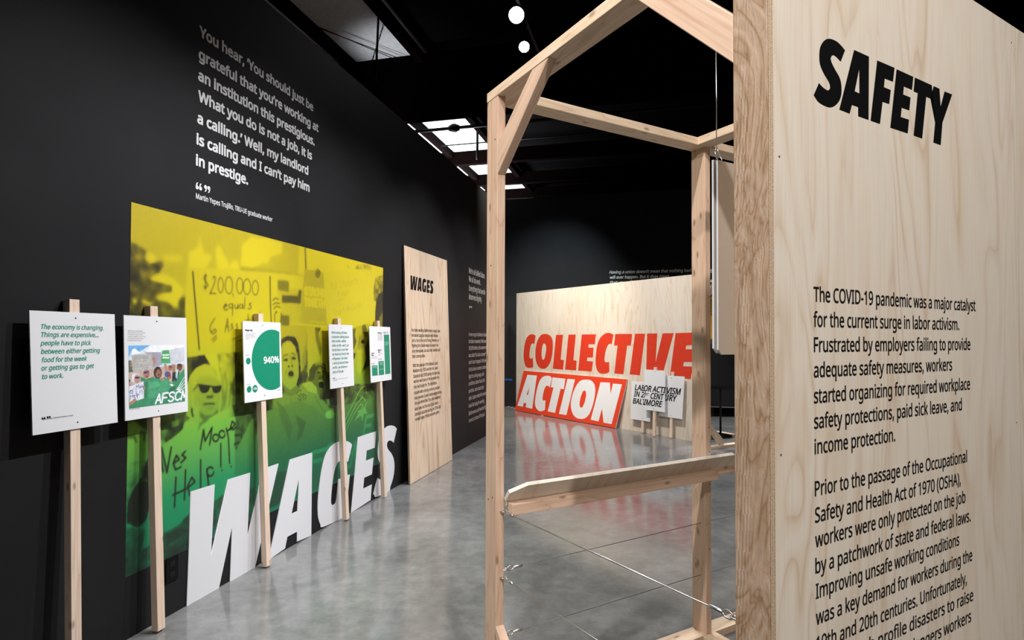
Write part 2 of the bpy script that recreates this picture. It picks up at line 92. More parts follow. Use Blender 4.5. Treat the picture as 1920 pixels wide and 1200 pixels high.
# ------------------------------------------------------------------ flat artwork and lettering, millimetres in the plane of each sheet
MURAL=[('p',0.64,0,[(-62,1884),(3190,2699),(3209,1590),(-52,1365)]),('p',0.84,0,[(1366,2242),(3190,2699),(3217,1146),(1386,1153)]),('p',0.93,0,[(363,1565),(369,1652),(435,1691),(441,1756),(473,1655),(536,1658),(490,1581)]),('p',0.9,0,[(93,1585),(110,1614),(148,1598),(136,1554)]),('p',0.8,0,[(186,1609),(306,1631),(327,1589),(199,1584)]),('p',0.95,0,[(786,1755),(816,1781),(883,1830),(921,1822),(1020,1841),(1182,1836),(1176,1765),(1056,1730),(1036,1682),(983,1675),(893,1637),(782,1632)]),('p',0.95,0,[(1472,1838),(1988,1850),(1990,1734),(1475,1689)]),('p',0.92,0,[(562,1703),(599,1729),(622,1676),(664,1642),(662,1593),(701,1638),(741,1660),(765,1605),(581,1583)]),('p',0.93,0,[(107,1477),(194,1512),(260,1492),(330,1443),(317,1397),(277,1344),(243,1370),(165,1381),(222,1423),(261,1454),(208,1465)]),('b',6),('p',0.3,1,[(-3,1653),(50,1636),(98,1623),(81,1583),(105,1555),(193,1583),(200,1556),(168,1515),(107,1477),(182,1463),(254,1459),(255,1420),(196,1410),(145,1395),(165,1370),(223,1368),(270,1338),(346,1337),(347,1274),(-6,1263)]),('p',0.8,1,[(14,1375),(43,1367),(38,1341),(15,1350)]),('p',0.75,1,[(67,1374),(134,1352),(109,1340),(73,1354)]),('p',0.3,1,[(362,1372),(360,1358),(352,1347),(342,1339),(329,1336),(316,1338),(305,1344),(297,1355),(295,1367),(297,1380),(304,1392),(315,1400),(327,1403),(340,1402),(352,1395),(359,1384)]),('p',0.72,0,[(344,1484),(400,1553),(420,1277),(358,1275)]),('b',3),('p',0.8,0,[(795,1598),(1429,1641),(1438,1153),(803,1155)]),('p',0.55,0,[(777,1623),(1092,1639),(1442,1646),(1443,1636),(1024,1616),(771,1593)]),('p',0.66,0,[(1136,1582),(1264,1588),(1275,1532),(1412,1531),(1405,1276),(1142,1270)]),('p',0.28,0,[(1186,1475),(1412,1486),(1405,1430),(1187,1423)]),('p',0.42,0,[(1136,1576),(1264,1582),(1265,1500),(1137,1508)]),('p',0.36,0,[(1179,1339),(1273,1336),(1275,1242),(1181,1240)]),('p',0.3,0,[(1374,1528),(1417,1532),(1405,1439),(1372,1437)]),('p',0.55,0,[(1171,1246),(1483,1272),(1486,1080),(1174,1086)]),('b',3),('s',0.35,22,[(1452,1842),(1464,1695)]),('p',0.45,1,[(2514,1624),(2547,1742),(2706,1784),(2709,1606),(2619,1599),(2568,1521),(2525,1518)]),('p',0.5,0,[(2028,1800),(2086,1777),(2071,1768)]),('p',0.55,1,[(2160,1771),(2235,1826),(2476,1853),(2478,1768),(2378,1796)]),('p',0.16,0,[(2718,1624),(2619,1595),(2571,1529),(2552,1429),(2556,1017),(2729,1012)]),('p',0.4,0,[(2623,1366),(2712,1437),(2715,1301),(2642,1299)]),('b',2),('p',0.34,1,[(-50,1262),(339,1274),(368,1073),(804,1105),(1144,1117),(1384,1262),(2139,1260),(2733,1322),(2750,332),(-39,666)]),('p',0.6,0,[(1175,1265),(1483,1272),(1486,1093),(1423,918),(1182,932)]),('p',0.66,0,[(1483,1272),(1586,1274),(1611,1179),(1681,1276),(1781,1279),(1789,869),(1501,887)]),('p',0.42,0,[(1586,1261),(1634,1221),(1685,1090),(1662,1028),(1600,1159)]),('p',0.5,0,[(1421,1022),(1495,1192),(1477,981),(1444,943)]),('p',0.25,0,[(1423,931),(1477,941),(1479,855),(1402,861)]),('b',2),('p',0.76,0,[(349,1564),(513,1582),(703,1595),(1090,1605),(1093,1455),(1114,1269),(798,1092),(368,1068),(346,1326)]),('s',0.12,9,[(394,1548),(411,1406),(450,1108)]),('s',0.12,9,[(1057,1592),(1063,1433),(1075,1281)]),('s',0.1,5.5,[(497,1534),(484,1538),(473,1520),(492,1501),(511,1482),(493,1466),(472,1471)]),('s',0.1,5.5,[(491,1548),(486,1451)]),('s',0.1,5.5,[(541,1522),(556,1541),(567,1527),(553,1485),(522,1432),(546,1439),(573,1435)]),('s',0.1,5.5,[(630,1492),(627,1469),(619,1452),(608,1445),(597,1450),(589,1466),(585,1488),(588,1511),(596,1529),(606,1536),(618,1531),(626,1515),(630,1492)]),('s',0.1,5.5,[(707,1500),(704,1473),(692,1452),(677,1444),(661,1450),(649,1468),(645,1494),(648,1520),(659,1540),(675,1549),(691,1544),(703,1526),(707,1500)]),('s',0.1,5.5,[(797,1505),(793,1479),(783,1460),(770,1452),(756,1458),(745,1475),(741,1500),(744,1525),(754,1544),(768,1552),(782,1547),(792,1530),(797,1505)]),('s',0.1,5.5,[(869,1505),(865,1479),(853,1460),(836,1452),(819,1457),(806,1475),(801,1499),(805,1524),(817,1543),(834,1552),(851,1547),(864,1530),(869,1505)]),('s',0.1,5.5,[(944,1505),(940,1481),(929,1462),(914,1455),(898,1460),(887,1476),(882,1500),(886,1524),(897,1542),(912,1550),(927,1545),(939,1529),(944,1505)]),('s',0.1,5.5,[(710,1452),(715,1428)]),('s',0.1,5.5,[(634,1360),(666,1374),(649,1382),(632,1357),(650,1343),(674,1353)]),('s',0.1,5.5,[(711,1373),(707,1364),(695,1359),(683,1362),(678,1372),(683,1381),(694,1386),(706,1382)]),('s',0.1,5.5,[(711,1385),(708,1312)]),('s',0.1,5.5,[(728,1386),(731,1359),(751,1360),(756,1388),(758,1358)]),('s',0.1,5.5,[(800,1375),(795,1366),(784,1362),(773,1365),(768,1374),(773,1382),(784,1387),(795,1384)]),('s',0.1,5.5,[(800,1388),(804,1360)]),('s',0.1,5.5,[(818,1435),(815,1364)]),('s',0.1,5.5,[(878,1402),(855,1391),(878,1377),(865,1360),(842,1365)]),('s',0.1,5.5,[(568,1293),(534,1255),(527,1220),(550,1198),(581,1215),(565,1229),(535,1209)]),('s',0.1,5.5,[(540,1163),(581,1192)]),('s',0.1,5.5,[(553,1152),(583,1175)]),('s',0.1,5.5,[(649,1210),(667,1294),(681,1211)]),('s',0.1,5.5,[(652,1243),(676,1246)]),('s',0.1,5.5,[(713,1265),(697,1253),(718,1241),(697,1226)]),('s',0.1,5.5,[(756,1266),(739,1254),(761,1239),(739,1229)]),('s',0.1,5.5,[(786,1273),(788,1233)]),('s',0.1,5.5,[(847,1331),(852,1288)]),('s',0.1,5.5,[(825,1287),(866,1294)]),('s',0.1,5.5,[(711,1166),(796,1194),(923,1220)]),('s',0.1,5.5,[(754,1156),(801,1166)]),('s',0.1,5.5,[(958,1349),(959,1291)]),('p',0.74,0,[(1085,1448),(1115,1470),(1147,1466),(1158,1426),(1185,1387),(1175,1339),(1171,1271),(1114,1269),(1113,1336),(1086,1361),(1091,1402)]),('s',0.3,9,[(1087,1431),(1116,1449),(1149,1445)]),('s',0.3,9,[(1093,1403),(1121,1418),(1161,1414)]),('s',0.3,9,[(1101,1375),(1132,1396),(1171,1386)]),('s',0.3,9,[(1114,1269),(1109,1336),(1128,1355)]),('s',0.3,9,[(1173,1277),(1181,1352)]),('p',0.15,0,[(1137,1356),(1134,1351),(1128,1349),(1121,1351),(1118,1355),(1121,1359),(1128,1361),(1134,1360)]),('p',0.6,0,[(1447,1689),(1698,1695),(1756,1268),(1389,1279)]),('s',0.82,10,[(1389,1279),(1756,1268)]),('s',0.86,24,[(1486,1545),(1476,1552),(1463,1552),(1453,1542),(1460,1530),(1480,1522),(1487,1511),(1477,1501),(1464,1501),(1454,1508)]),('s',0.86,24,[(1497,1553),(1531,1553)]),('s',0.86,24,[(1514,1553),(1515,1501)]),('s',0.86,24,[(1543,1501),(1542,1554),(1566,1554),(1577,1541),(1567,1528),(1543,1527)]),('s',0.86,24,[(1560,1527),(1578,1501)]),('s',0.86,24,[(1606,1555),(1592,1544),(1589,1528),(1592,1512),(1607,1501),(1621,1512),(1624,1528),(1620,1544),(1606,1555)]),('s',0.86,24,[(1636,1502),(1635,1555),(1672,1502),(1671,1556)]),('s',0.86,24,[(1720,1546),(1705,1556),(1687,1545),(1684,1529),(1688,1513),(1702,1502),(1721,1510),(1720,1527),(1706,1526)]),('s',0.86,24,[(1451,1472),(1484,1472)]),('s',0.86,24,[(1467,1472),(1468,1419)]),('s',0.86,24,[(1511,1473),(1498,1462),(1495,1446),(1499,1430),(1512,1419),(1526,1430),(1529,1446),(1525,1462),(1511,1473)]),('s',0.86,24,[(1574,1463),(1560,1473),(1543,1462),(1540,1446),(1544,1430),(1557,1419),(1574,1427),(1574,1444),(1560,1443)]),('s',0.86,24,[(1620,1474),(1585,1473),(1586,1419),(1621,1419)]),('s',0.86,24,[(1585,1446),(1613,1446)]),('s',0.86,24,[(1631,1474),(1667,1474)]),('s',0.86,24,[(1649,1474),(1650,1419)]),('s',0.86,24,[(1680,1419),(1679,1475)]),('s',0.86,24,[(1716,1419),(1715,1475)]),('s',0.86,24,[(1679,1447),(1716,1447)]),('s',0.78,7,[(1527,1303),(1718,1297)]),('p',0.4,0,[(1656,1680),(1649,1657),(1632,1641),(1609,1639),(1591,1650),(1584,1672),(1591,1694),(1608,1710),(1630,1713),(1649,1701)]),('p',0.5,0,[(1640,1705),(1632,1696),(1614,1690),(1595,1691),(1587,1699),(1595,1709),(1613,1715),(1632,1713)]),('p',0.82,0,[(1692,1693),(2072,1745),(2460,1802),(2533,1510),(2545,1330),(2154,1265),(1763,1268)]),('s',0.66,8,[(1802,1564),(1801,1617),(1819,1622),(1827,1610),(1819,1594),(1801,1590)]),('s',0.66,8,[(1835,1604),(1836,1579),(1846,1574),(1859,1585),(1859,1609),(1862,1577)]),('s',0.66,8,[(1883,1636),(1883,1587),(1891,1583)]),('s',0.66,8,[(1872,1615),(1893,1619)]),('s',0.66,8,[(1967,1647),(1959,1653),(1948,1651),(1940,1638),(1946,1627),(1962,1622),(1968,1611),(1960,1598),(1949,1596),(1941,1602)]),('s',0.66,8,[(1990,1660),(1991,1610),(1999,1607)]),('s',0.66,8,[(1979,1638),(2001,1643)]),('s',0.66,8,[(2013,1643),(2013,1618),(2025,1612),(2039,1624),(2038,1649),(2041,1616)]),('s',0.66,8,[(2075,1680),(2076,1623)]),('s',0.66,8,[(2076,1652),(2061,1654),(2050,1635),(2062,1620),(2076,1632)]),('s',0.66,8,[(2090,1646),(2114,1654),(2102,1664),(2090,1646),(2100,1628),(2114,1637)]),('s',0.66,8,[(2127,1634),(2126,1668)]),('s',0.66,8,[(2126,1657),(2141,1673),(2153,1663),(2153,1640)]),('s',0.66,8,[(2179,1703),(2180,1652),(2189,1648)]),('s',0.66,8,[(2168,1681),(2192,1686)]),('s',0.66,8,[(2232,1689),(2217,1690),(2208,1678),(2229,1668),(2220,1654),(2205,1656)]),('s',0.66,8,[(1908,1515),(1908,1551),(1934,1555)]),('s',0.66,8,[(1908,1534),(1929,1537)]),('s',0.66,8,[(1957,1521),(1956,1558)]),('s',0.66,8,[(1979,1524),(1979,1561),(1998,1564),(2006,1556),(1998,1545),(1979,1543)]),('s',0.66,8,[(1993,1545),(2007,1528)]),('s',0.66,8,[(2043,1565),(2034,1569),(2023,1568),(2015,1559),(2021,1551),(2038,1548),(2043,1540),(2035,1532),(2024,1530),(2016,1535)]),('s',0.66,8,[(2052,1572),(2080,1576)]),('s',0.66,8,[(2066,1574),(2067,1536)]),('s',0.66,7,[(1916,1482),(2019,1512)]),('s',0.66,8,[(1844,1406),(1869,1412)]),('s',0.66,8,[(1856,1409),(1857,1358)]),('s',0.66,8,[(1881,1364),(1881,1394)]),('s',0.66,8,[(1881,1384),(1891,1396),(1901,1396)]),('s',0.66,8,[(1912,1401),(1913,1378),(1923,1373),(1936,1383),(1936,1406),(1939,1376)]),('s',0.66,8,[(1971,1411),(1958,1412),(1950,1402),(1969,1393),(1961,1381),(1948,1382)]),('s',0.66,8,[(1996,1440),(1996,1393),(2005,1390)]),('s',0.66,8,[(1985,1420),(2007,1424)]),('s',0.66,8,[(2055,1401),(2057,1454),(2069,1417),(2080,1459),(2083,1407)]),('s',0.66,8,[(2117,1441),(2103,1444),(2094,1425),(2104,1411),(2118,1420)]),('s',0.66,8,[(2158,1467),(2146,1474),(2133,1463),(2129,1444),(2134,1426),(2147,1421),(2158,1433)]),('s',0.66,8,[(2167,1457),(2168,1433),(2180,1428),(2194,1439),(2193,1463),(2197,1431)]),('s',0.66,8,[(2210,1434),(2209,1467)]),('s',0.66,8,[(2209,1456),(2221,1469),(2233,1469)]),('s',0.66,8,[(2272,1502),(2273,1448)]),('s',0.66,8,[(2272,1475),(2257,1477),(2246,1458),(2258,1444),(2273,1456)]),('s',0.66,8,[(2285,1483),(2299,1456)]),('s',0.66,8,[(2314,1490),(2292,1430)]),('s',0.66,8,[(2341,1518),(2341,1479)]),('s',0.66,8,[(2341,1467),(2342,1464)]),('p',0.62,0,[(2146,1265),(2307,1291),(2386,1309),(2589,1298),(2599,751),(2155,784)]),('p',0.3,0,[(2307,1291),(2370,1301),(2412,1238),(2389,1181),(2324,1213)]),('p',0.18,0,[(2420,1254),(2453,1254),(2459,939),(2314,874),(2392,998),(2358,1102),(2406,1149)]),('p',0.5,0,[(2269,1197),(2340,1221),(2414,1149),(2374,1102),(2295,1079),(2255,1127)]),('p',0.12,0,[(2367,1145),(2356,1133),(2328,1128),(2302,1134),(2290,1146),(2301,1158),(2328,1163),(2355,1158)]),('s',0.3,7,[(2269,1197),(2247,1111),(2295,1040),(2273,970),(2235,933)]),('p',0.74,0,[(2233,1080),(2295,1071),(2306,867),(2252,862),(2228,902)]),('p',0.3,0,[(2147,1257),(2199,1262),(2185,1196),(2216,1150),(2172,1081),(2150,1082)]),('p',0.2,0,[(2150,1051),(2203,1050),(2188,1004),(2151,990)]),('s',0.35,7,[(2306,875),(2393,910),(2458,963)]),('p',0.18,1,[(355,1065),(489,1079),(524,1031),(447,1012),(398,976),(371,934),(357,935)]),('p',0.82,0,[(491,1075),(588,1082),(598,1017),(630,904),(582,954),(527,1031)]),('p',0.58,1,[(584,1081),(734,1089),(740,763),(602,720),(606,917),(630,916)]),('s',0.38,7,[(638,915),(636,845),(621,765)]),('s',0.38,7,[(671,913),(668,842),(653,761)]),('s',0.38,7,[(704,910),(701,839),(686,757)]),('p',0.34,1,[(725,1089),(821,1087),(827,766),(718,789),(704,880),(736,950)]),('s',0.1,10,[(773,1040),(769,1015),(814,989)]),('s',0.1,10,[(736,974),(758,931)]),('p',0.72,0,[(359,870),(378,955),(425,1007),(490,1027),(551,1007),(598,953),(623,899),(632,810),(618,730),(564,702),(474,692),(396,719),(361,751)]),('p',0.6,0,[(438,913),(470,949),(529,957),(591,930),(619,887),(620,811),(602,755),(556,720),(503,722),(459,761),(436,830)]),('p',0.42,0,[(455,761),(503,727),(563,725),(598,761),(602,726),(556,698),(496,694),(459,722)]),('s',0.5,8,[(438,918),(425,864),(430,786)]),('s',0.5,8,[(399,932),(386,851),(395,769)]),('s',0.5,8,[(606,917),(632,845),(629,764)]),('s',0.5,8,[(462,955),(438,918)]),('s',0.5,8,[(558,995),(590,959)]),('p',0.07,0,[(447,913),(534,897),(529,872),(508,859),(479,860),(460,875)]),('p',0.07,0,[(547,893),(631,892),(617,861),(596,848),(573,851),(555,867)]),('s',0.1,9,[(530,894),(549,892)]),('s',0.2,7,[(447,909),(428,897),(407,877)]),('s',0.22,13,[(514,836),(527,831)]),('s',0.22,13,[(540,830),(555,832)]),('s',0.4,6,[(542,853),(560,835)]),('s',0.15,8,[(489,793),(509,794),(539,792),(562,789),(572,786)]),('s',0.4,7,[(510,772),(540,765),(563,768)]),('s',0.1,10,[(404,778),(402,757),(411,734)]),('p',0.74,0,[(296,648),(358,711),(396,725),(460,691),(504,705),(594,721),(597,571),(297,622)]),('s',0.4,14,[(504,705),(464,682),(455,650)]),('s',0.45,8,[(485,690),(526,702)]),('p',0.2,1,[(294,759),(344,753),(351,709),(322,676),(296,675)]),('p',0.62,1,[(-26,767),(35,758),(143,683),(161,-8),(-12,23)]),('p',0.78,0,[(0,670),(148,674),(150,561),(2,554)]),('s',0.35,14,[(-1,688),(40,681),(49,654)]),('s',0.35,14,[(73,698),(99,690),(96,653)]),('p',0.28,1,[(219,760),(340,752),(347,667),(236,614),(217,632)]),('p',0.5,0,[(262,727),(316,727),(311,700),(272,694)]),('s',0.1,9,[(253,685),(312,688)]),('s',0.1,9,[(263,668),(307,669)]),('p',0.08,1,[(140,585),(227,584),(238,489),(161,430),(150,342),(116,247),(66,222),(7,262),(2,339),(29,403),(86,477),(102,533)]),('p',0.45,0,[(77,524),(102,526),(91,461),(148,440),(148,429),(87,448)]),('p',0.36,1,[(0,246),(66,218),(226,152),(402,209),(599,238),(745,227),(932,207),(940,-211),(229,-3),(-4,-2)]),('p',0.72,0,[(132,317),(162,369),(226,152),(176,115),(93,103)]),('p',0.25,0,[(235,133),(342,138),(404,102),(246,68)]),('p',0.8,0,[(213,608),(312,656),(402,719),(467,665),(567,719),(717,755),(753,650),(747,460),(742,254),(600,221),(476,204),(402,201),(312,156),(231,146),(196,284),(190,591)]),('s',0.45,12,[(522,699),(467,682),(451,655)]),('s',0.04,10.5,[(204,596),(239,458),(265,589)]),('s',0.04,10.5,[(195,567),(215,467)]),('s',0.04,10.5,[(281,499),(320,511),(300,539),(279,500),(296,461),(333,469)]),('s',0.04,10.5,[(362,549),(336,533),(365,512),(330,491)]),('s',0.04,10.5,[(468,539),(490,649),(502,579),(555,652),(538,552)]),('s',0.04,10.5,[(607,581),(602,568),(588,563),(572,569),(562,582),(562,596),(571,606),(587,606),(601,596)]),('s',0.04,10.5,[(659,595),(654,581),(640,576),(623,582),(613,595),(612,610),(623,620),(639,620),(653,610)]),('s',0.04,10.5,[(669,630),(685,581)]),('s',0.04,10.5,[(678,609),(710,627)]),('s',0.04,10.5,[(703,616),(748,643),(718,665),(706,629),(726,610),(757,626)]),('s',0.04,10.5,[(299,420),(292,260)]),('s',0.04,10.5,[(364,446),(359,281)]),('s',0.04,10.5,[(279,329),(370,339)]),('s',0.04,10.5,[(378,341),(432,363),(409,395),(380,353),(395,299),(423,301)]),('s',0.04,10.5,[(471,480),(474,313)]),('s',0.04,10.5,[(518,418),(535,315)]),('s',0.04,10.5,[(574,389),(568,373),(552,367),(534,375),(521,391),(521,410),(533,422),(551,421),(568,408)]),('s',0.04,10.5,[(626,545),(629,405)]),('s',0.04,10.5,[(689,570),(702,411)]),('s',0.04,10.5,[(638,385),(640,380)]),('s',0.04,10.5,[(715,391),(717,385)]),('p',0.42,0,[(741,615),(790,599),(820,548),(805,495),(760,476),(740,507)]),('s',0.15,12,[(745,574),(797,570),(806,545)]),('s',0.15,12,[(740,520),(791,525)]),('s',0.15,12,[(753,491),(792,493)]),('p',0.58,0,[(747,460),(760,485),(896,658),(924,654),(932,207),(745,227)]),('p',0.2,1,[(1177,1160),(1211,1181),(1261,1191),(1338,1185),(1376,1140),(1401,1062),(1412,945),(1429,865),(1392,826),(1178,858)]),('p',0.6,0,[(1178,1098),(1202,1141),(1251,1160),(1302,1150),(1345,1115),(1372,1050),(1390,972),(1389,894),(1360,832),(1298,805),(1237,823),(1197,869),(1177,932)]),('p',0.66,0,[(1212,1116),(1272,1141),(1324,1108),(1335,1076),(1223,1066)]),('p',0.45,0,[(1207,856),(1288,806),(1371,837),(1392,816),(1361,774),(1238,785)]),('s',0.3,7,[(1202,1039),(1223,1057),(1258,1060)]),('s',0.3,7,[(1299,1069),(1330,1064),(1354,1050)]),('p',0.22,0,[(1262,1026),(1260,1019),(1248,1013),(1230,1010),(1214,1011),(1206,1017),(1208,1023),(1220,1029),(1238,1032),(1254,1031)]),('p',0.22,0,[(1356,1027),(1349,1022),(1334,1020),(1317,1023),(1304,1029),(1301,1036),(1308,1041),(1323,1043),(1340,1040),(1353,1034)]),('p',0.55,0,[(1256,1010),(1247,1007),(1226,1007),(1205,1009),(1197,1012),(1205,1015),(1226,1016),(1247,1014)]),('p',0.12,0,[(1281,975),(1278,970),(1272,969),(1265,971),(1263,975),(1265,980),(1272,981),(1278,979)]),('p',0.12,0,[(1319,977),(1316,972),(1310,971),(1303,973),(1300,978),(1303,982),(1309,983),(1316,981)]),('s',0.42,6,[(1289,1052),(1300,1007),(1324,981),(1316,962)]),('s',0.4,6,[(1250,953),(1236,916)]),('p',0.4,0,[(1336,915),(1331,900),(1317,890),(1299,887),(1280,892),(1267,904),(1262,920),(1266,934),(1279,945),(1298,948),(1316,943),(1330,931)]),('p',0.08,0,[(1325,920),(1322,911),(1312,906),(1299,904),(1285,907),(1275,914),(1272,923),(1275,931),(1285,937),(1298,938),(1311,935),(1321,928)]),('p',0.5,0,[(1323,897),(1319,892),(1306,889),(1291,891),(1279,895),(1274,900),(1279,905),(1291,907),(1306,906),(1319,902)]),('p',0.52,0,[(1095,756),(1151,769),(1238,794),(1299,773),(1371,792),(1446,851),(1547,850),(1618,805),(1673,711),(1872,598),(1902,385),(1099,515)]),('s',0.42,9,[(1238,791),(1299,767),(1361,783)]),('p',0.7,0,[(1435,839),(1535,851),(1618,798),(1619,750),(1503,781)]),('s',0.45,14,[(1300,735),(1322,657),(1282,611)]),('s',0.45,14,[(1427,703),(1445,622)]),('s',0.45,14,[(1596,732),(1693,626),(1794,557)]),('p',0.56,0,[(1498,751),(1489,730),(1464,717),(1430,715),(1396,724),(1372,742),(1362,764),(1371,784),(1395,798),(1428,801),(1462,792),(1488,774)]),('s',0.22,7,[(1378,740),(1416,720)]),('s',0.22,7,[(1383,762),(1426,735),(1421,719)]),('s',0.22,7,[(1409,769),(1459,739),(1448,720)]),('s',0.22,7,[(1442,766),(1487,746),(1473,721)]),('s',0.22,7,[(1367,773),(1382,791),(1425,794)]),('p',0.26,0,[(1518,852),(1522,939),(1573,980),(1650,994),(1736,970),(1750,913),(1788,897),(1792,685),(1667,711),(1582,855)]),('p',0.52,0,[(1614,995),(1687,986),(1737,942),(1639,974),(1591,962)]),('p',0.4,0,[(1582,855),(1601,921),(1657,963),(1718,936),(1738,872),(1738,767),(1692,709),(1643,741),(1618,798)]),('p',0.55,0,[(1616,907),(1663,945),(1712,922),(1688,889)]),('p',0.12,0,[(1672,906),(1662,902),(1643,903),(1625,908),(1620,915),(1629,919),(1648,918),(1666,913)]),('p',0.12,0,[(1724,914),(1719,909),(1707,908),(1694,911),(1689,916),(1694,921),(1706,923),(1719,920)]),('p',0.15,0,[(1671,869),(1667,865),(1659,864),(1650,866),(1646,871),(1650,875),(1658,876),(1667,874)]),('p',0.15,0,[(1710,870),(1707,866),(1699,865),(1691,867),(1688,872),(1691,876),(1698,877),(1706,875)]),('p',0.05,0,[(1713,814),(1709,798),(1697,787),(1681,784),(1664,789),(1652,802),(1647,819),(1651,835),(1663,847),(1679,850),(1696,844),(1708,831)]),('s',0.85,9,[(1655,843),(1679,846),(1708,838)]),('s',0.6,8,[(1666,788),(1690,784)]),('p',0.06,0,[(1953,683),(1945,658),(1922,640),(1889,633),(1853,637),(1820,652),(1798,674),(1789,699),(1797,723),(1819,741),(1851,749),(1887,745),(1921,731),(1944,709)]),('p',0.06,0,[(1788,897),(1868,777),(1950,698),(1805,683)]),('p',0.3,1,[(1692,709),(1792,685),(1871,605),(1793,621)]),('p',0.85,0,[(1871,558),(1862,542),(1839,533),(1807,533),(1775,542),(1752,557),(1744,574),(1752,589),(1774,598),(1806,599),(1838,591),(1862,576)]),('b',1),('p',0.47,0,[(1041,693),(1397,721),(1583,658),(1744,547),(1886,528),(1914,612),(2665,645),(2716,-8),(1375,25),(1053,26)]),('p',0.85,0,[(1859,559),(1851,545),(1830,537),(1800,537),(1770,545),(1749,559),(1741,574),(1748,588),(1769,596),(1799,597),(1829,589),(1851,575)]),('p',0.37,0,[(1352,627),(1484,553),(1438,452),(1368,428),(1401,515)]),('p',0.41,0,[(1142,748),(1250,668),(1320,541),(1288,442),(1208,578)]),('b',1),('s',0.74,9,[(1948,392),(2083,535),(2195,639),(2294,732),(2382,750),(2401,688)]),('s',0.74,9,[(1993,385),(2132,520),(2229,610),(2330,655),(2384,619)]),('s',0.74,9,[(2054,399),(2180,523),(2297,598),(2341,580),(2298,533)]),('s',0.42,10,[(1963,390),(2107,532),(2220,636),(2321,712),(2374,690)]),('s',0.42,10,[(2024,388),(2156,517),(2263,606),(2340,632)]),('p',0.76,0,[(2429,614),(2376,559),(2422,496),(2354,505),(2331,434),(2302,499),(2182,459),(2264,521),(2247,540),(2341,554)]),('s',0.66,34,[(1207,63),(1362,303),(1374,48)]),('s',0.66,34,[(1264,145),(1366,138)]),('s',0.66,34,[(1541,164),(1586,309),(1745,304)]),('s',0.66,34,[(1564,239),(1690,233)]),('s',0.66,34,[(1899,304),(1866,324),(1814,326),(1768,302),(1785,274),(1855,251),(1871,222),(1824,199),(1774,202),(1743,222)]),('s',0.66,34,[(2137,197),(2083,228),(2005,208),(1964,157),(1968,103),(2029,76),(2102,98)]),('s',0.66,34,[(2123,82),(2208,277),(2231,125),(2366,272),(2306,69)]),('s',0.66,34,[(2541,469),(2403,468),(2345,311),(2480,308)]),('s',0.66,34,[(2374,389),(2482,388)]),('p',0.34,0,[(1039,277),(1258,241),(1374,54),(1053,26)])]
WLET={'W':[[(2680,626),(2857,623),(2836,212),(2967,625),(3161,623),(3142,213),(3285,620),(3445,622),(3218,4),(2992,6),(3003,325),(2902,6),(2661,6)]],'A':[[(3574,623),(3841,621),(3841,13),(3663,14),(3663,86),(3551,86),(3527,14),(3370,8),(3361,35)],[(3675,460),(3668,233),(3596,233)]],'G':[[(4428,576),(4364,445),(4321,464),(4267,475),(4215,474),(4185,456),(4161,426),(4139,372),(4120,291),(4108,201),(4114,160),(4140,144),(4181,150),(4197,216),(4214,331),(4395,331),(4366,172),(4344,72),(4309,25),(4273,12),(3996,14),(3962,45),(3934,98),(3923,169),(3925,250),(3940,343),(3968,457),(4013,554),(4082,610),(4160,635),(4249,637),(4342,621),(4398,597)]],'E':[[(4530,623),(4863,623),(4837,476),(4684,477),(4669,389),(4814,388),(4785,243),(4643,245),(4626,152),(4786,150),(4765,15),(4417,10)]],'S':[[(5298,579),(5230,452),(5191,475),(5137,490),(5095,482),(5079,455),(5107,412),(5182,355),(5233,292),(5251,221),(5240,146),(5208,86),(5166,39),(5131,12),(4877,14),(4839,35),(4816,59),(4899,184),(4949,157),(4999,150),(4992,193),(4970,281),(4916,343),(4894,406),(4900,478),(4932,554),(5001,608),(5082,633),(5177,631),(5253,609)]]}
SAF=[[(265,2166),(247,2135),(231,2141),(219,2143),(211,2139),(207,2132),(211,2123),(225,2110),(242,2096),(249,2079),(248,2057),(238,2039),(220,2025),(201,2018),(178,2018),(157,2022),(141,2033),(161,2065),(174,2059),(187,2056),(196,2056),(203,2062),(203,2070),(197,2078),(179,2092),(166,2108),(163,2125),(166,2146),(177,2162),(192,2173),(210,2178),(232,2178),(250,2173)],[(303,2177),(367,2177),(363,2021),(318,2021),(318,2043),(292,2043),(282,2020),(240,2021)],[(324,2136),(324,2077),(304,2078)],[(404,2177),(485,2178),(477,2141),(438,2140),(434,2117),(466,2117),(458,2080),(427,2079),(414,2021),(372,2021)],[(495,2177),(578,2177),(571,2141),(530,2141),(526,2119),(563,2119),(556,2084),(518,2083),(513,2058),(554,2059),(547,2022),(462,2021)],[(586,2177),(686,2177),(668,2139),(645,2139),(621,2022),(577,2022),(600,2139),(579,2139)],[(676,2177),(718,2177),(724,2129),(747,2176),(791,2177),(733,2086),(722,2022),(681,2022),(692,2078)]]
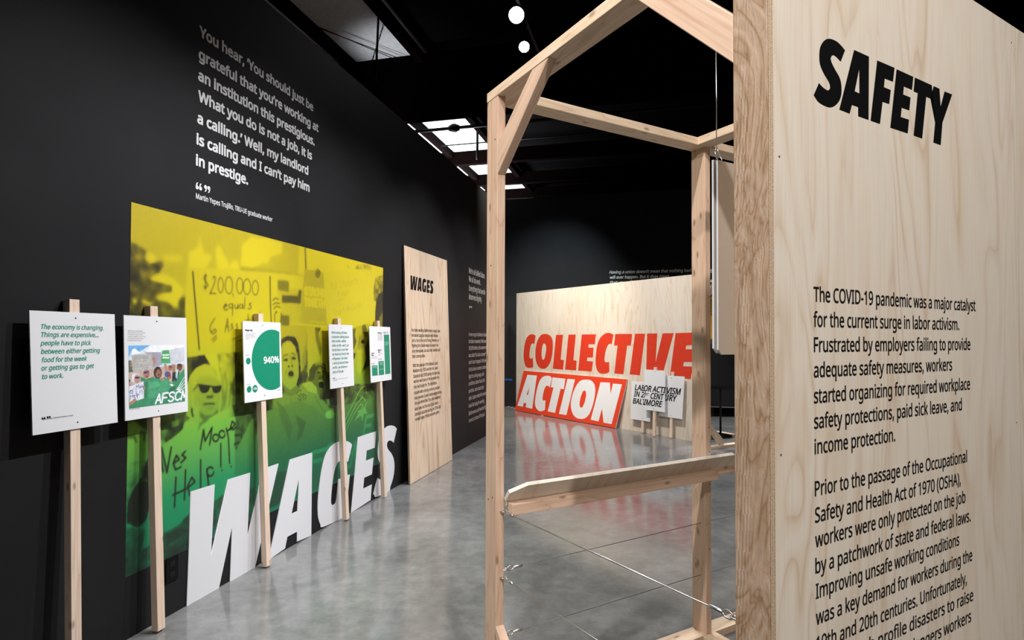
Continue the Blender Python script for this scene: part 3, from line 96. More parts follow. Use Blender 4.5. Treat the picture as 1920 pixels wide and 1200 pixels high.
COL=[[(668,1541),(623,1374),(581,1393),(532,1382),(493,1323),(467,1213),(467,1114),(501,1085),(576,1101),(593,924),(534,902),(435,894),(351,914),(294,988),(266,1108),(272,1249),(305,1390),(365,1501),(448,1561),(547,1578),(629,1564)],[(946,1584),(1084,1568),(1174,1511),(1214,1408),(1205,1248),(1167,1096),(1101,989),(1010,919),(918,896),(808,910),(722,975),(670,1080),(663,1217),(688,1364),(758,1492),(846,1560)],[(940,1400),(987,1377),(1009,1301),(987,1186),(954,1099),(911,1072),(879,1097),(863,1183),(875,1299),(900,1367)],[(1308,1562),(1516,1565),(1449,1095),(1546,1089),(1518,908),(1215,913)],[(1673,1566),(1878,1569),(1812,1094),(1903,1090),(1888,911),(1577,913)],[(2040,1568),(2407,1570),(2382,1392),(2224,1395),(2217,1334),(2350,1333),(2328,1158),(2186,1157),(2179,1093),(2333,1091),(2301,910),(1944,912)],[(2837,1562),(2796,1396),(2756,1407),(2709,1387),(2662,1311),(2631,1209),(2622,1124),(2650,1088),(2733,1098),(2740,928),(2674,900),(2579,887),(2494,899),(2433,956),(2401,1049),(2403,1169),(2428,1324),(2481,1461),(2566,1546),(2674,1591),(2768,1587)],[(2878,1573),(3263,1573),(3233,1381),(3151,1380),(3067,904),(2856,906),(2933,1378),(2849,1380)],[(3323,1576),(3537,1575),(3427,906),(3207,910)],[(3578,1578),(3786,1578),(3754,1131),(3891,1579),(4104,1580),(3905,986),(3563,992)],[(4139,1582),(4483,1586),(4466,1402),(4336,1397),(4323,1342),(4448,1341),(4434,1155),(4291,1150),(4276,1088),(4456,1087),(4409,900),(4031,930)]]
WP=[(5419,15),(6643,4),(6650,2462),(5399,2446)]
WPT=[(5542,1999),(6158,1997),(6182,2145),(5555,2152)]
DOT=[[(1968,1571),(1970,1116)],[(2390,1569),(2393,1114)],[(3201,1567),(3210,1114)],[(4152,1570),(4164,1119)],[(4830,1569),(4851,1117)]]
PHOTO=[(2226,1145),(2562,1143),(2562,1446),(2224,1449)]
S2CAP=[(2226,1139),(2285,1138)]
PH=[((0.62,0.7,0.8),[(2222,1452),(2571,1449),(2569,1313),(2220,1331)]),((0.16,0.42,0.78),[(2222,1452),(2353,1451),(2309,1428),(2283,1415),(2247,1429),(2226,1393),(2221,1394)]),((0.85,0.88,0.92),[(2309,1428),(2353,1446),(2461,1450),(2565,1449),(2564,1414),(2449,1421),(2414,1412),(2336,1414)]),((0.9,0.92,0.95),[(2247,1429),(2262,1433),(2293,1410),(2241,1402)]),((0.35,0.34,0.42),[(2312,1412),(2414,1412),(2419,1349),(2362,1333),(2363,1389)]),((0.45,0.22,0.16),[(2284,1318),(2368,1333),(2367,1276),(2289,1281)]),((0.1,0.13,0.09),[(2223,1376),(2246,1375),(2245,1302),(2222,1295)]),((0.52,0.4,0.34),[(2222,1317),(2507,1346),(2563,1343),(2561,1243),(2221,1250)]),((0.46,0.45,0.43),[(2240,1401),(2358,1406),(2368,1327),(2248,1320)]),((0.07,0.36,0.13),[(2420,1420),(2462,1422),(2472,1351),(2411,1355)]),((0.58,0.6,0.66),[(2462,1422),(2561,1436),(2562,1358),(2474,1347)]),((0.75,0.85,0.75),[(2422,1393),(2463,1392),(2463,1400),(2422,1401)]),((0.75,0.85,0.75),[(2422,1379),(2463,1378),(2463,1385),(2422,1387)]),((0.42,0.22,0.16),[(2360,1387),(2375,1390),(2380,1360),(2368,1337),(2363,1371)]),((0.36,0.2,0.15),[(2233,1371),(2243,1373),(2244,1343),(2234,1344)]),((0.4,0.22,0.16),[(2443,1423),(2455,1423),(2452,1415)]),((0.42,0.24,0.17),[(2430,1351),(2445,1351),(2453,1304),(2435,1310)]),((0.03,0.03,0.04),[(2482,1307),(2500,1306),(2506,1257),(2479,1254)]),((0.36,0.2,0.14),[(2480,1347),(2501,1346),(2500,1306),(2482,1303)]),((0.62,0.6,0.62),[(2288,1286),(2284,1272),(2275,1262),(2262,1260),(2250,1264),(2241,1275),(2238,1289),(2242,1303),(2251,1313),(2263,1316),(2275,1311),(2284,1300)]),((0.5,0.28,0.22),[(2286,1282),(2284,1271),(2278,1263),(2270,1261),(2262,1264),(2257,1273),(2255,1284),(2257,1294),(2263,1302),(2271,1305),(2278,1301),(2284,1293)]),((0.03,0.02,0.1),[(2258,1296),(2287,1293),(2283,1285),(2260,1287)]),((0.44,0.2,0.15),[(2343,1303),(2340,1292),(2333,1285),(2323,1282),(2314,1286),(2307,1294),(2304,1306),(2307,1317),(2314,1324),(2324,1327),(2333,1323),(2341,1315)]),((0.02,0.05,0.16),[(2308,1317),(2340,1319),(2339,1308),(2309,1307)]),((0.1,0.06,0.05),[(2340,1292),(2336,1290),(2329,1289),(2321,1291),(2318,1293),(2321,1296),(2329,1296),(2336,1295)]),((0.06,0.03,0.025),[(2416,1306),(2413,1292),(2406,1282),(2396,1276),(2385,1277),(2375,1284),(2368,1295),(2366,1309),(2369,1323),(2376,1334),(2386,1339),(2397,1339),(2407,1332),(2413,1321)]),((0.36,0.17,0.11),[(2411,1304),(2408,1293),(2402,1285),(2394,1282),(2386,1286),(2380,1295),(2378,1306),(2380,1317),(2386,1325),(2394,1328),(2403,1325),(2408,1316)]),((0.08,0.02,0.02),[(2401,1299),(2400,1296),(2396,1295),(2393,1296),(2391,1299),(2393,1302),(2396,1303),(2400,1302)]),((0.42,0.2,0.14),[(2483,1327),(2480,1317),(2472,1312),(2463,1312),(2455,1319),(2453,1328),(2456,1338),(2463,1344),(2473,1343),(2481,1337)]),((0.06,0.09,0.32),[(2471,1294),(2467,1285),(2457,1280),(2445,1281),(2435,1287),(2432,1297),(2436,1306),(2446,1311),(2458,1310),(2468,1304)]),((0.2,0.09,0.06),[(2472,1284),(2470,1273),(2463,1268),(2455,1268),(2449,1275),(2447,1285),(2449,1295),(2456,1301),(2464,1301),(2470,1294)]),((0.6,0.2,0.2),[(2465,1277),(2464,1273),(2460,1271),(2457,1273),(2456,1277),(2457,1281),(2461,1283),(2464,1281)]),((0.14,0.06,0.04),[(2548,1329),(2545,1318),(2539,1311),(2529,1309),(2520,1312),(2513,1320),(2511,1331),(2514,1341),(2521,1348),(2530,1351),(2539,1347),(2546,1339)]),((0.7,0.7,0.7),[(2513,1348),(2547,1349),(2544,1343),(2516,1341)]),((0.4,0.1,0.1),[(2541,1324),(2539,1322),(2534,1322),(2530,1323),(2528,1325),(2530,1327),(2534,1327),(2539,1326)]),((0.05,0.26,0.13),[(2289,1291),(2307,1289),(2323,1279),(2367,1290),(2372,1276),(2412,1273),(2435,1284),(2458,1260),(2472,1245),(2562,1323),(2562,1140),(2226,1145),(2226,1178),(2306,1197)]),((0.02,0.05,0.04),[(2500,1306),(2531,1305),(2506,1257),(2497,1258)]),((0.45,0.62,0.62),[(2504,1316),(2522,1320),(2512,1266),(2503,1277)]),((0.07,0.33,0.17),[(2312,1271),(2446,1276),(2481,1244),(2433,1185),(2332,1181)]),((0.04,0.2,0.1),[(2312,1261),(2334,1269),(2327,1195),(2314,1173)]),((0.42,0.24,0.17),[(2431,1270),(2428,1265),(2423,1263),(2415,1263),(2410,1267),(2408,1271),(2410,1276),(2416,1279),(2423,1278),(2429,1275)]),((0.8,0.85,0.7),[(2463,1243),(2481,1244),(2490,1233),(2478,1231)]),((0.75,0.82,0.8),[(2505,1210),(2562,1278),(2562,1275),(2512,1210)]),((0.75,0.82,0.8),[(2512,1208),(2561,1259),(2561,1255),(2519,1207)]),((0.75,0.82,0.8),[(2519,1206),(2561,1240),(2561,1236),(2527,1205)]),((0.75,0.82,0.8),[(2527,1204),(2561,1221),(2561,1217),(2534,1203)]),((0.74,0.75,0.82),[(2226,1250),(2308,1270),(2308,1186),(2228,1171)]),((0.42,0.22,0.15),[(2228,1173),(2259,1193),(2269,1180),(2243,1163),(2227,1160)]),((0.36,0.2,0.14),[(2317,1236),(2314,1228),(2309,1225),(2305,1229),(2303,1237),(2305,1244),(2310,1247),(2315,1244)]),((0.3,0.13,0.08),[(2401,1326),(2411,1311),(2407,1288),(2396,1283),(2404,1302)]),((0.06,0.03,0.025),[(2376,1323),(2387,1332),(2404,1331),(2410,1316),(2398,1324),(2387,1320),(2381,1304),(2375,1285)]),((0.05,0.03,0.03),[(2391,1311),(2390,1310),(2388,1310),(2386,1310),(2385,1311),(2386,1312),(2388,1313),(2390,1312)]),((0.05,0.03,0.03),[(2404,1311),(2403,1310),(2400,1310),(2398,1311),(2397,1312),(2398,1313),(2400,1313),(2403,1312)]),((0.12,0.05,0.05),[(2400,1293),(2399,1291),(2396,1289),(2394,1289),(2391,1291),(2391,1294),(2391,1297),(2394,1298),(2396,1298),(2399,1296)]),((0.25,0.1,0.07),[(2396,1303),(2395,1301),(2393,1301),(2391,1302),(2391,1303),(2391,1304),(2393,1305),(2395,1304)]),((0.34,0.15,0.1),[(2326,1316),(2341,1311),(2338,1292),(2329,1283),(2334,1302)]),((0.4,0.2,0.17),[(2277,1269),(2276,1268),(2271,1268),(2267,1269),(2265,1270),(2267,1271),(2271,1272),(2276,1271)]),((0.72,0.7,0.72),[(2242,1276),(2247,1307),(2260,1313),(2255,1297),(2252,1266)]),((0.35,0.2,0.16),[(2222,1279),(2232,1281),(2235,1254),(2226,1250)]),((0.06,0.05,0.05),[(2235,1278),(2233,1274),(2228,1272),(2223,1275),(2221,1279),(2223,1284),(2228,1285),(2233,1283)]),((0.1,0.05,0.04),[(2459,1335),(2474,1340),(2483,1332),(2468,1328)]),((0.3,0.05,0.05),[(2475,1322),(2474,1319),(2471,1318),(2468,1319),(2467,1322),(2468,1325),(2471,1326),(2474,1324)]),((0.06,0.03,0.02),[(2547,1341),(2544,1337),(2535,1335),(2524,1335),(2516,1338),(2513,1342),(2516,1346),(2525,1348),(2535,1348),(2544,1345)]),((0.03,0.02,0.02),[(2527,1335),(2526,1334),(2523,1334),(2521,1335),(2523,1336),(2526,1336)]),((0.03,0.02,0.02),[(2540,1334),(2538,1333),(2535,1333),(2533,1335),(2535,1336),(2538,1336)]),((0.03,0.02,0.02),[(2457,1289),(2455,1288),(2452,1288),(2451,1290),(2452,1291),(2455,1291)]),((0.03,0.02,0.02),[(2467,1289),(2466,1288),(2463,1288),(2461,1289),(2463,1290),(2466,1290)]),((0.05,0.3,0.14),[(2367,1286),(2381,1279),(2406,1277),(2411,1254),(2377,1242),(2356,1268)]),((0.03,0.16,0.08),[(2433,1185),(2481,1234),(2505,1227),(2456,1168)]),((0.09,0.4,0.2),[(2334,1260),(2389,1265),(2405,1240),(2344,1226)])]
PS=[((0.82,0.82,0.88),(5.5,[(2375,1152),(2399,1198),(2406,1153)])),((0.82,0.82,0.88),(5.5,[(2384,1168),(2403,1168)])),((0.82,0.82,0.88),(5.5,[(2414,1153),(2422,1199),(2454,1200)])),((0.82,0.82,0.88),(5.5,[(2418,1177),(2444,1177)])),((0.82,0.82,0.88),(5.5,[(2494,1194),(2485,1201),(2472,1200),(2461,1191),(2465,1181),(2483,1174),(2488,1164),(2476,1154),(2463,1154),(2455,1160)])),((0.82,0.82,0.88),(5.5,[(2536,1194),(2524,1202),(2507,1195),(2499,1178),(2501,1161),(2514,1155),(2530,1163)])),((0.82,0.82,0.88),(5.5,[(2536,1155),(2549,1203),(2556,1167),(2578,1204),(2571,1156)])),((0.05,0.06,0.28),(1.8,[(2228,1227),(2239,1233),(2229,1220),(2238,1217)])),((0.05,0.06,0.28),(1.8,[(2249,1234),(2240,1228),(2248,1223),(2239,1217)])),((0.05,0.06,0.28),(1.8,[(2265,1233),(2266,1253),(2272,1244),(2279,1256),(2283,1236)])),((0.05,0.06,0.28),(1.8,[(2293,1242),(2292,1239),(2290,1238),(2287,1240),(2286,1243),(2287,1245),(2290,1246),(2292,1245)])),((0.05,0.06,0.28),(1.8,[(2301,1245),(2300,1242),(2297,1241),(2295,1242),(2294,1245),(2295,1248),(2298,1249),(2300,1248)])),((0.05,0.06,0.28),(1.8,[(2304,1248),(2305,1238)])),((0.05,0.06,0.28),(1.8,[(2232,1213),(2233,1189)])),((0.05,0.06,0.28),(1.8,[(2246,1217),(2247,1192)])),((0.05,0.06,0.28),(1.8,[(2232,1202),(2248,1205)])),((0.05,0.06,0.28),(1.8,[(2251,1200),(2259,1204),(2254,1207),(2253,1196),(2261,1195)])),((0.05,0.06,0.28),(1.8,[(2265,1224),(2267,1197)])),((0.05,0.06,0.28),(1.8,[(2270,1210),(2273,1187)])),((0.05,0.06,0.28),(1.8,[(2270,1210),(2280,1209),(2273,1200)])),((0.05,0.06,0.28),(1.8,[(2286,1227),(2286,1211)])),((0.05,0.06,0.28),(1.8,[(2297,1230),(2298,1214)])),((0.05,0.06,0.28),(1.8,[(2286,1205),(2286,1204)])),((0.05,0.06,0.28),(1.8,[(2298,1208),(2298,1207)])),((0.22,0.21,0.2),(1.0,[(2257,1395),(2256,1331),(2256,1324)])),((0.22,0.21,0.2),(1.0,[(2358,1399),(2363,1333)])),((0.22,0.21,0.2),(1.0,[(2264,1392),(2272,1394),(2267,1383),(2274,1383)])),((0.22,0.21,0.2),(1.0,[(2289,1388),(2287,1383),(2285,1381),(2282,1383),(2281,1388),(2282,1393),(2285,1395),(2288,1393)])),((0.22,0.21,0.2),(1.0,[(2299,1389),(2298,1383),(2295,1381),(2293,1384),(2292,1389),(2293,1394),(2295,1396),(2298,1394)])),((0.22,0.21,0.2),(1.0,[(2312,1389),(2311,1383),(2309,1381),(2306,1384),(2305,1389),(2306,1394),(2309,1396),(2311,1394)])),((0.22,0.21,0.2),(1.0,[(2324,1389),(2323,1384),(2320,1382),(2318,1384),(2317,1389),(2318,1395),(2321,1397),(2323,1394)])),((0.22,0.21,0.2),(1.0,[(2336,1389),(2334,1384),(2332,1382),(2329,1384),(2328,1389),(2329,1395),(2332,1397),(2335,1395)])),((0.22,0.21,0.2),(1.0,[(2285,1369),(2330,1372)])),((0.22,0.21,0.2),(1.0,[(2274,1355),(2271,1342),(2277,1342)])),((0.22,0.21,0.2),(1.0,[(2289,1341),(2295,1355),(2300,1343)])),((0.22,0.21,0.2),(1.0,[(2303,1345),(2351,1350)])),((0.22,0.21,0.2),(1.0,[(2300,1334),(2335,1337)]))]
S3={'big':[(3093,1348),(3282,1542),(3274,1143),(3366,1520),(3372,1161)],'small':[[(3041,1343),(3061,1363),(3061,1321)],[(3046,1167),(3067,1186),(3066,1145)],[(3097,1167),(3120,1189),(3119,1141)]],'bars':[(3040,1380),(3074,1379),(3041,1372),(3057,1371),(3045,1196),(3079,1195),(3337,1136),(3371,1136)]}
S4B=[(4022,1159),(4242,1159),(4024,1149),(4082,1149)]
S5=[[(4667,1149),(4773,1148),(4767,1241),(4663,1242)],[(4793,1147),(4898,1147),(4894,1276),(4788,1276)],[(4920,1149),(5028,1149),(5012,1522),(4903,1520)]]
S5B=[(4782,1521),(4781,1511),(4781,1500),(4781,1489),(4780,1479),(4780,1468),(4877,1522),(4877,1511),(4876,1500),(4876,1490),(4876,1479),(4875,1468),(4783,1343),(4868,1343),(4785,1333),(4829,1333),(4658,1317),(4762,1317),(4659,1306),(4762,1306)]
S5W=[(4920,1448),(4997,1451),(4920,1438),(4999,1440),(4922,1427),(4999,1430),(4925,1417),(4969,1419),(4681,1230),(4754,1230),(4681,1221),(4754,1220),(4808,1263),(4878,1263),(4807,1251),(4878,1251),(4810,1241),(4878,1241),(4812,1199),(4876,1198)]
SG=[{'ob':115,'tb':1956,'tt':1970,'L':1654,'cor':[(1784,1087),(2156,1089),(2161,1598),(1777,1594)]},{'ob':104,'tb':2400,'tt':2381,'L':1647,'cor':[(2205,1088),(2582,1088),(2579,1593),(2203,1594)]},{'ob':95,'tb':3239,'tt':3193,'L':1644,'cor':[(3027,1084),(3390,1084),(3385,1591),(3017,1590)]},{'ob':90,'tb':4227,'tt':4139,'L':1648,'cor':[(3986,1090),(4347,1089),(4336,1595),(3972,1595)]},{'ob':85,'tb':4913,'tt':4817,'L':1648,'cor':[(4642,1090),(5056,1089),(5033,1596),(4624,1592)]}]
ACTC=[(117,44),(2980,-4),(3171,817),(294,829)]
ACT=[[(432,760),(749,760),(693,99),(472,106),(483,186),(393,186),(379,107),(184,110)],[(541,525),(517,354),(467,358)],[(1224,731),(1179,555),(1130,586),(1057,566),(1010,467),(989,333),(1014,287),(1086,299),(1099,120),(1033,91),(927,76),(827,117),(771,198),(764,332),(795,509),(857,667),(954,750),(1088,776),(1180,766)],[(1241,753),(1622,751),(1600,553),(1507,555),(1405,93),(1184,97),(1297,564),(1214,562)],[(1680,751),(1890,753),(1736,87),(1521,87)],[(2177,766),(2292,765),(2385,719),(2437,629),(2438,476),(2397,302),(2327,158),(2234,88),(2122,63),(1989,77),(1886,154),(1834,281),(1843,425),(1899,580),(1990,702),(2076,752)],[(2175,575),(2208,551),(2219,483),(2200,369),(2152,277),(2110,259),(2073,287),(2064,356),(2085,463),(2126,554)],[(2554,744),(2780,753),(2817,566),(2855,742),(3062,742),(2895,66),(2704,68),(2642,301),(2582,74),(2386,80)]]
PK=[{'ob':75,'ot':35,'tb':3542,'tt':3539,'L':861,'cor':[(3292,203),(3716,196),(3701,807),(3301,812)]},{'ob':170,'ot':85,'tb':3857,'tt':3826,'L':1059,'cor':[(3645,392),(4055,390),(4038,1016),(3619,1012)]},{'ob':85,'ot':35,'tb':4108,'tt':4115,'L':995,'cor':[(3881,316),(4325,309),(4339,938),(3907,940)]}]
TX={'quote':(58.6,0,0.034,[('You hear, ‘You should just be',2702,3210,3814),('grateful that you’re working at',2699,3077,3886),('an institution this prestigious.',2697,2955,3836),('What you do is not a job, it is',2700,2836,3804),('a calling.’ Well, my landlord',2695,2709,3759),('is calling and I can’t pay him',2692,2586,3777),('in prestige.',2690,2465,3111)]),'quote_mark':(40.5,0,0.05,[('“ ”',2687,2328,2802)]),'quote_by':(29.5,0,0.014,[('Martin Yepes Trujillo, TRU-UE graduate worker',2691,2275,3356)]),'side_quote':(75.9,0,0.012,[('We’re all skilled labor.',7561,2400,None),('We all do work.',7563,2282,None),('Everything that we do',7565,2156,None),('deserves dignity.',7567,2036,None)]),'side_mark':(35.8,0,0.05,[('“ ”',7582,1912,7711)]),'side_body':(52.7,0,0.01,[('A new surge of activism is changing',7569,1521,None),('the labor movement. With over',7571,1423,None),('300,000 strikers, the summer of 2023',7572,1328,None),('was called “hot labor summer”',7574,1227,None),('and it hasn’t stopped. At the heart',7575,1131,None),('of this drive is workers’ continued',7577,1030,None),('fight for a living wage, safe',7579,931,None),('conditions, better hours, fair',7580,833,None),('practices, and a seat at the',7582,732,None),('table. Explore what this movement',7584,629,None),('looks like today for working',7585,524,None),('Baltimoreans and how their fights',7587,419,None),('connect to those of the past.',7589,319,None)]),'wages_body':(33.7,0,0.016,[('For many working Baltimoreans, wages have',5540,1559,6349),('remained stagnant despite high inflation',5540,1504,6281),('and a rise in the cost of living. Workers are',5539,1450,6305),('fighting for a livable wage to support not',5538,1395,6283),('only themselves, but also their families and',5541,1338,6332),('their communities.',5540,1282,5884),('With the passage of the National Labor',5548,1186,6252),('Relations Act (1935) and the Fair Labor',5550,1131,6248),('Standards Act (1938) during the New Deal,',5554,1074,6308),('workers won many of the demands that',5555,1020,6278),('they had fought for. This legislation,',5560,962,6203),('coupled with a strong economy, enabled',5561,902,6289),('many workers to earn livable wages during',5565,845,6340),('the post-World War II era. But weakened',5567,790,6303),('labor laws and the loss of jobs due to',5571,731,6234),('deindustrialization during the 1970s–80s',5573,675,6304),('eroded many of those economic gains.',5575,622,6258)]),'safety_body':(32.0,0,0.013,[('The COVID-19 pandemic was a major catalyst',136,1572,918),('for the current surge in labor activism.',135,1516,816),('Frustrated by employers failing to provide',136,1460,883),('adequate safety measures, workers',135,1404,772),('started organizing for required workplace',135,1347,878),('safety protections, paid sick leave, and',135,1291,827),('income protection.',136,1235,471),('Prior to the passage of the Occupational',136,1143,854),('Safety and Health Act of 1970 (OSHA),',136,1085,815),('workers were only protected on the job',136,1031,842),('by a patchwork of state and federal laws.',136,974,872),('Improving unsafe working conditions',137,919,802),('was a key demand for workers during the',137,862,879),('19th and 20th centuries. Unfortunately,',137,804,844),('it took high profile disasters to raise',137,749,882),('awareness of these dangers workers',137,693,868)]),'s1':(19.4,0.2,0.017,[('The economy is changing.',1819,1521,2099),('Things are expensive…',1819,1488,2075),('people have to pick',1820,1453,2037),('between either getting',1820,1418,2078),('food for the week',1821,1383,2017),('or getting gas to get',1820,1349,2049),('to work.',1821,1314,1912)]),'s1m':(11.3,0,0.05,[('“ ”',1819,1147,1857)]),'s1b':(6.4,0,0.0,[('Noah Barotti, Starbucks Workers United',1821,1145,1949)]),'s2':(5.4,0,0.0,[('AFSCME Local 1072 members',2223,1516,2307),('demonstrating on Baltimore City',2223,1507,2319),('Community College’s Liberty',2223,1498,2307),('Campus in October 2022. Workers',2223,1488,2324),('were protesting several issues,',2223,1479,2311),('including stagnant wages.',2223,1470,2299)]),'s3t':(10.9,0,0.03,[('Wage Gap',3037,1529,3105)]),'s3':(5.5,0,0.0,[('CEO pay at the 350 largest',3039,1512,3143),('companies has grown',3039,1503,3118),('940% since 1978, while the',3039,1494,3139),('typical worker’s pay rose',3039,1485,3125),('only 12%.',3038,1476,3070)]),'s3n':(40.6,0,0.035,[('940%',3208,1322,3359)]),'s3p':(13.6,0,0.035,[('12%',3103,1159,3136)]),'s4':(18.7,0.2,0.017,[('We’re seeing all these',4009,1522,4243),('companies talking about',4010,1488,4272),('their profits—billion',4013,1454,4228),('dollar profits—and I can',4015,1419,4270),('barely keep a roof over',4017,1385,4260),('my head and food in the',4017,1350,4271),('refrigerator. Our labor',4018,1315,4249),('is what produced these',4019,1280,4259),('profits…we deserve a',4020,1245,4242),('piece of this pie.',4021,1210,4184)]),'s4m':(10.1,0,0.05,[('“ ”',4020,1165,4056)]),'s5n':[(22.3,0,0.0,[('$40.16',4898,1528,4996)]),(14.1,0,0.0,[('$15.00',4786,1286,4854)]),(14.4,0,0.0,[('$12.07',4660,1250,4714)])],'s5t':[(10.6,0,0.035,[('Living Wage',4777,1532,4862)]),(10.6,0,0.035,[('Minimum',4781,1373,4851)]),(10.6,0,0.035,[('Wage',4782,1356,4822)]),(10.3,0,0.035,[('Poverty',4657,1347,4712)]),(10.3,0,0.035,[('Wage',4659,1330,4697)])],'p1':(84.5,0.2,0.028,[('LAB',3378,671,3584),('IN 2',3360,567,3573),('BALT',3340,452,3600)]),'p2':(86.3,0.2,0.028,[('OR ACTI',3622,678,4051),('1',3634,576,3660),('CENT',3765,572,4019),('IMORE',3640,463,3997)]),'p2s':(36.2,0.2,0.028,[('ST',3668,614,3731)]),'p3':(90.2,0.2,0.028,[('VISM',4010,666,4279),('URY',3985,560,4206)]),'back':(60.8,0.2,0.02,[('Having a union doesn’t mean that nothing bad',1565,2879,3224),('will ever happen. But it does mean',1570,2770,2792),('that you will have a voice',1570,2661,2540)])}


# ------------------------------------------------------------------ object helpers
WORLD = {}
def link(o, world, parent=None):
    COLL.objects.link(o)
    if parent is not None:
        o.parent = parent
        o.matrix_basis = WORLD[parent].inverted() @ world
    else:
        o.matrix_basis = world
    WORLD[o] = world
    return o
def frame(origin, x, y, z):
    m = Matrix.Identity(4)
    for i in range(3):
        m[i][0], m[i][1], m[i][2], m[i][3] = x[i], y[i], z[i], origin[i]
    return m
def tag(o, label, cat=None, group=None):
    o['label'] = label
    if cat: o['category'] = cat
    if group: o['group'] = group
    return o
def struct(o, label=None):
    o['kind'] = 'structure'
    if label: o['label'] = label
    return o
def thing(name, label, cat, world, group=None):
    o = bpy.data.objects.new(name, None)
    o.empty_display_size = 0.1
    link(o, world)
    return tag(o, label, cat, group)
def finish(bm, name, mats, world, parent=None, smooth=False):
    me = bpy.data.meshes.new(name)
    bmesh.ops.recalc_face_normals(bm, faces=bm.faces)
    bm.to_mesh(me); bm.free()
    for m in (mats if isinstance(mats, (list, tuple)) else [mats]):
        me.materials.append(m)
    if smooth:
        for p in me.polygons: p.use_smooth = True
    return link(bpy.data.objects.new(name, me), world, parent)
def bm_box(bm, x0, x1, y0, y1, z0, z1, bev=0.0, mat=0):
    v = [bm.verts.new(c) for c in ((x0,y0,z0),(x1,y0,z0),(x1,y1,z0),(x0,y1,z0),(x0,y0,z1),(x1,y0,z1),(x1,y1,z1),(x0,y1,z1))]
    fs = [bm.faces.new([v[i] for i in f]) for f in ((3,2,1,0),(4,5,6,7),(0,1,5,4),(1,2,6,5),(2,3,7,6),(3,0,4,7))]
    for f in fs: f.material_index = mat
    if bev:
        es = set(e for f in fs for e in f.edges)
        bmesh.ops.bevel(bm, geom=list(es), offset=bev, segments=2, profile=0.6, affect='EDGES')
def box(name, world, x0, x1, y0, y1, z0, z1, mat, parent=None, bev=0.0):
    bm = bmesh.new(); bm_box(bm, x0, x1, y0, y1, z0, z1, bev)
    return finish(bm, name, mat, world, parent)
def bm_prism(bm, poly, z0, z1, bev=0.0, side=0, back=None):
    lo = [bm.verts.new((x, y, z0)) for x, y in poly]; hi = [bm.verts.new((x, y, z1)) for x, y in poly]
    n = len(poly)
    f1 = bm.faces.new(hi); f0 = bm.faces.new(lo[::-1])
    if back is not None: f0.material_index = back
    sd = [bm.faces.new((lo[i], lo[(i+1) % n], hi[(i+1) % n], hi[i])) for i in range(n)]
    for f in sd: f.material_index = side
    if bev:
        es = set(e for f in [f0, f1] + sd for e in f.edges)
        bmesh.ops.bevel(bm, geom=list(es), offset=bev, segments=1, affect='EDGES')
def prism(name, world, poly, z0, z1, mats, parent=None, bev=0.0, side=0):
    bm = bmesh.new(); bm_prism(bm, poly, z0, z1, bev, side)
    return finish(bm, name, mats, world, parent)
def lumber(name, p0, p1, wdir, wd, th, mat, parent=None, bev=0.0025):
    """a sawn timber from p0 to p1 (centre line); local z runs along the grain, local x along wdir"""
    p0 = Vector(p0); p1 = Vector(p1)
    z = (p1 - p0).normalized(); x = Vector(wdir); x = (x - z * x.dot(z)).normalized(); y = z.cross(x)
    bm = bmesh.new(); bm_box(bm, -wd/2, wd/2, -th/2, th/2, 0, (p1 - p0).length, bev)
    return finish(bm, name, mat, frame(p0, x, y, z), parent)
def bm_tube(bm, pts, r, n=8, caps=True):
    pts = [Vector(p) for p in pts]
    rings = []
    prev = None
    for i, p in enumerate(pts):
        d = (pts[min(i+1, len(pts)-1)] - pts[max(i-1, 0)]).normalized()
        a = Vector((0,0,1)) if abs(d.z) < 0.9 else Vector((1,0,0))
        x = d.cross(a).normalized() if prev is None else (prev - d * prev.dot(d)).normalized()
        prev = x; y = d.cross(x)
        rr = r[i] if isinstance(r, (list, tuple)) else r
        rings.append([bm.verts.new(p + x*rr*math.cos(2*math.pi*k/n) + y*rr*math.sin(2*math.pi*k/n)) for k in range(n)])
    for a, b in zip(rings, rings[1:]):
        for k in range(n): bm.faces.new((a[k], a[(k+1)%n], b[(k+1)%n], b[k]))
    if caps:
        bm.faces.new(rings[0][::-1]); bm.faces.new(rings[-1])
def tube(name, pts, r, mat, parent=None, n=8):
    bm = bmesh.new(); o = Vector(pts[0]); bm_tube(bm, [Vector(p) - o for p in pts], r, n)
    return finish(bm, name, mat, Matrix.Translation(o), parent, True)
def sp(pts, ox, oy): return [(x - ox, y - oy) for x, y in pts]
def mm(pts): return [(x / 1000.0, y / 1000.0) for x, y in pts]

def smooth_ring(pts, lim=52, sub=4):
    """round the soft corners of a traced letter, keep the sharp ones"""
    n = len(pts); P = [Vector(p) for p in pts]; soft = []
    for i in range(n):
        a = P[i] - P[i-1]; b = P[(i+1) % n] - P[i]
        soft.append(a.length > 0 and b.length > 0 and abs(math.degrees(a.angle_signed(b, 0))) < lim)
    out = []
    for i in range(n):
        j = (i+1) % n
        out.append(P[i])
        if soft[i] or soft[j]:
            p0 = P[i-1] if soft[i] else P[i]*2 - P[j]; p3 = P[(j+1) % n] if soft[j] else P[j]*2 - P[i]
            if not (soft[i] and soft[j]) and (P[j]-P[i]).length > 4*min((P[i]-P[i-1]).length+1e-9, (P[(j+1)%n]-P[j]).length+1e-9): continue
            for k in range(1, sub):
                s = k/sub
                q = 0.5*((2*P[i]) + (P[j]-p0)*s + (2*p0-5*P[i]+4*P[j]-p3)*s*s + (3*P[i]-p0-3*P[j]+p3)*s**3)
                out.append(q)
    return [(v.x, v.y) for v in out]
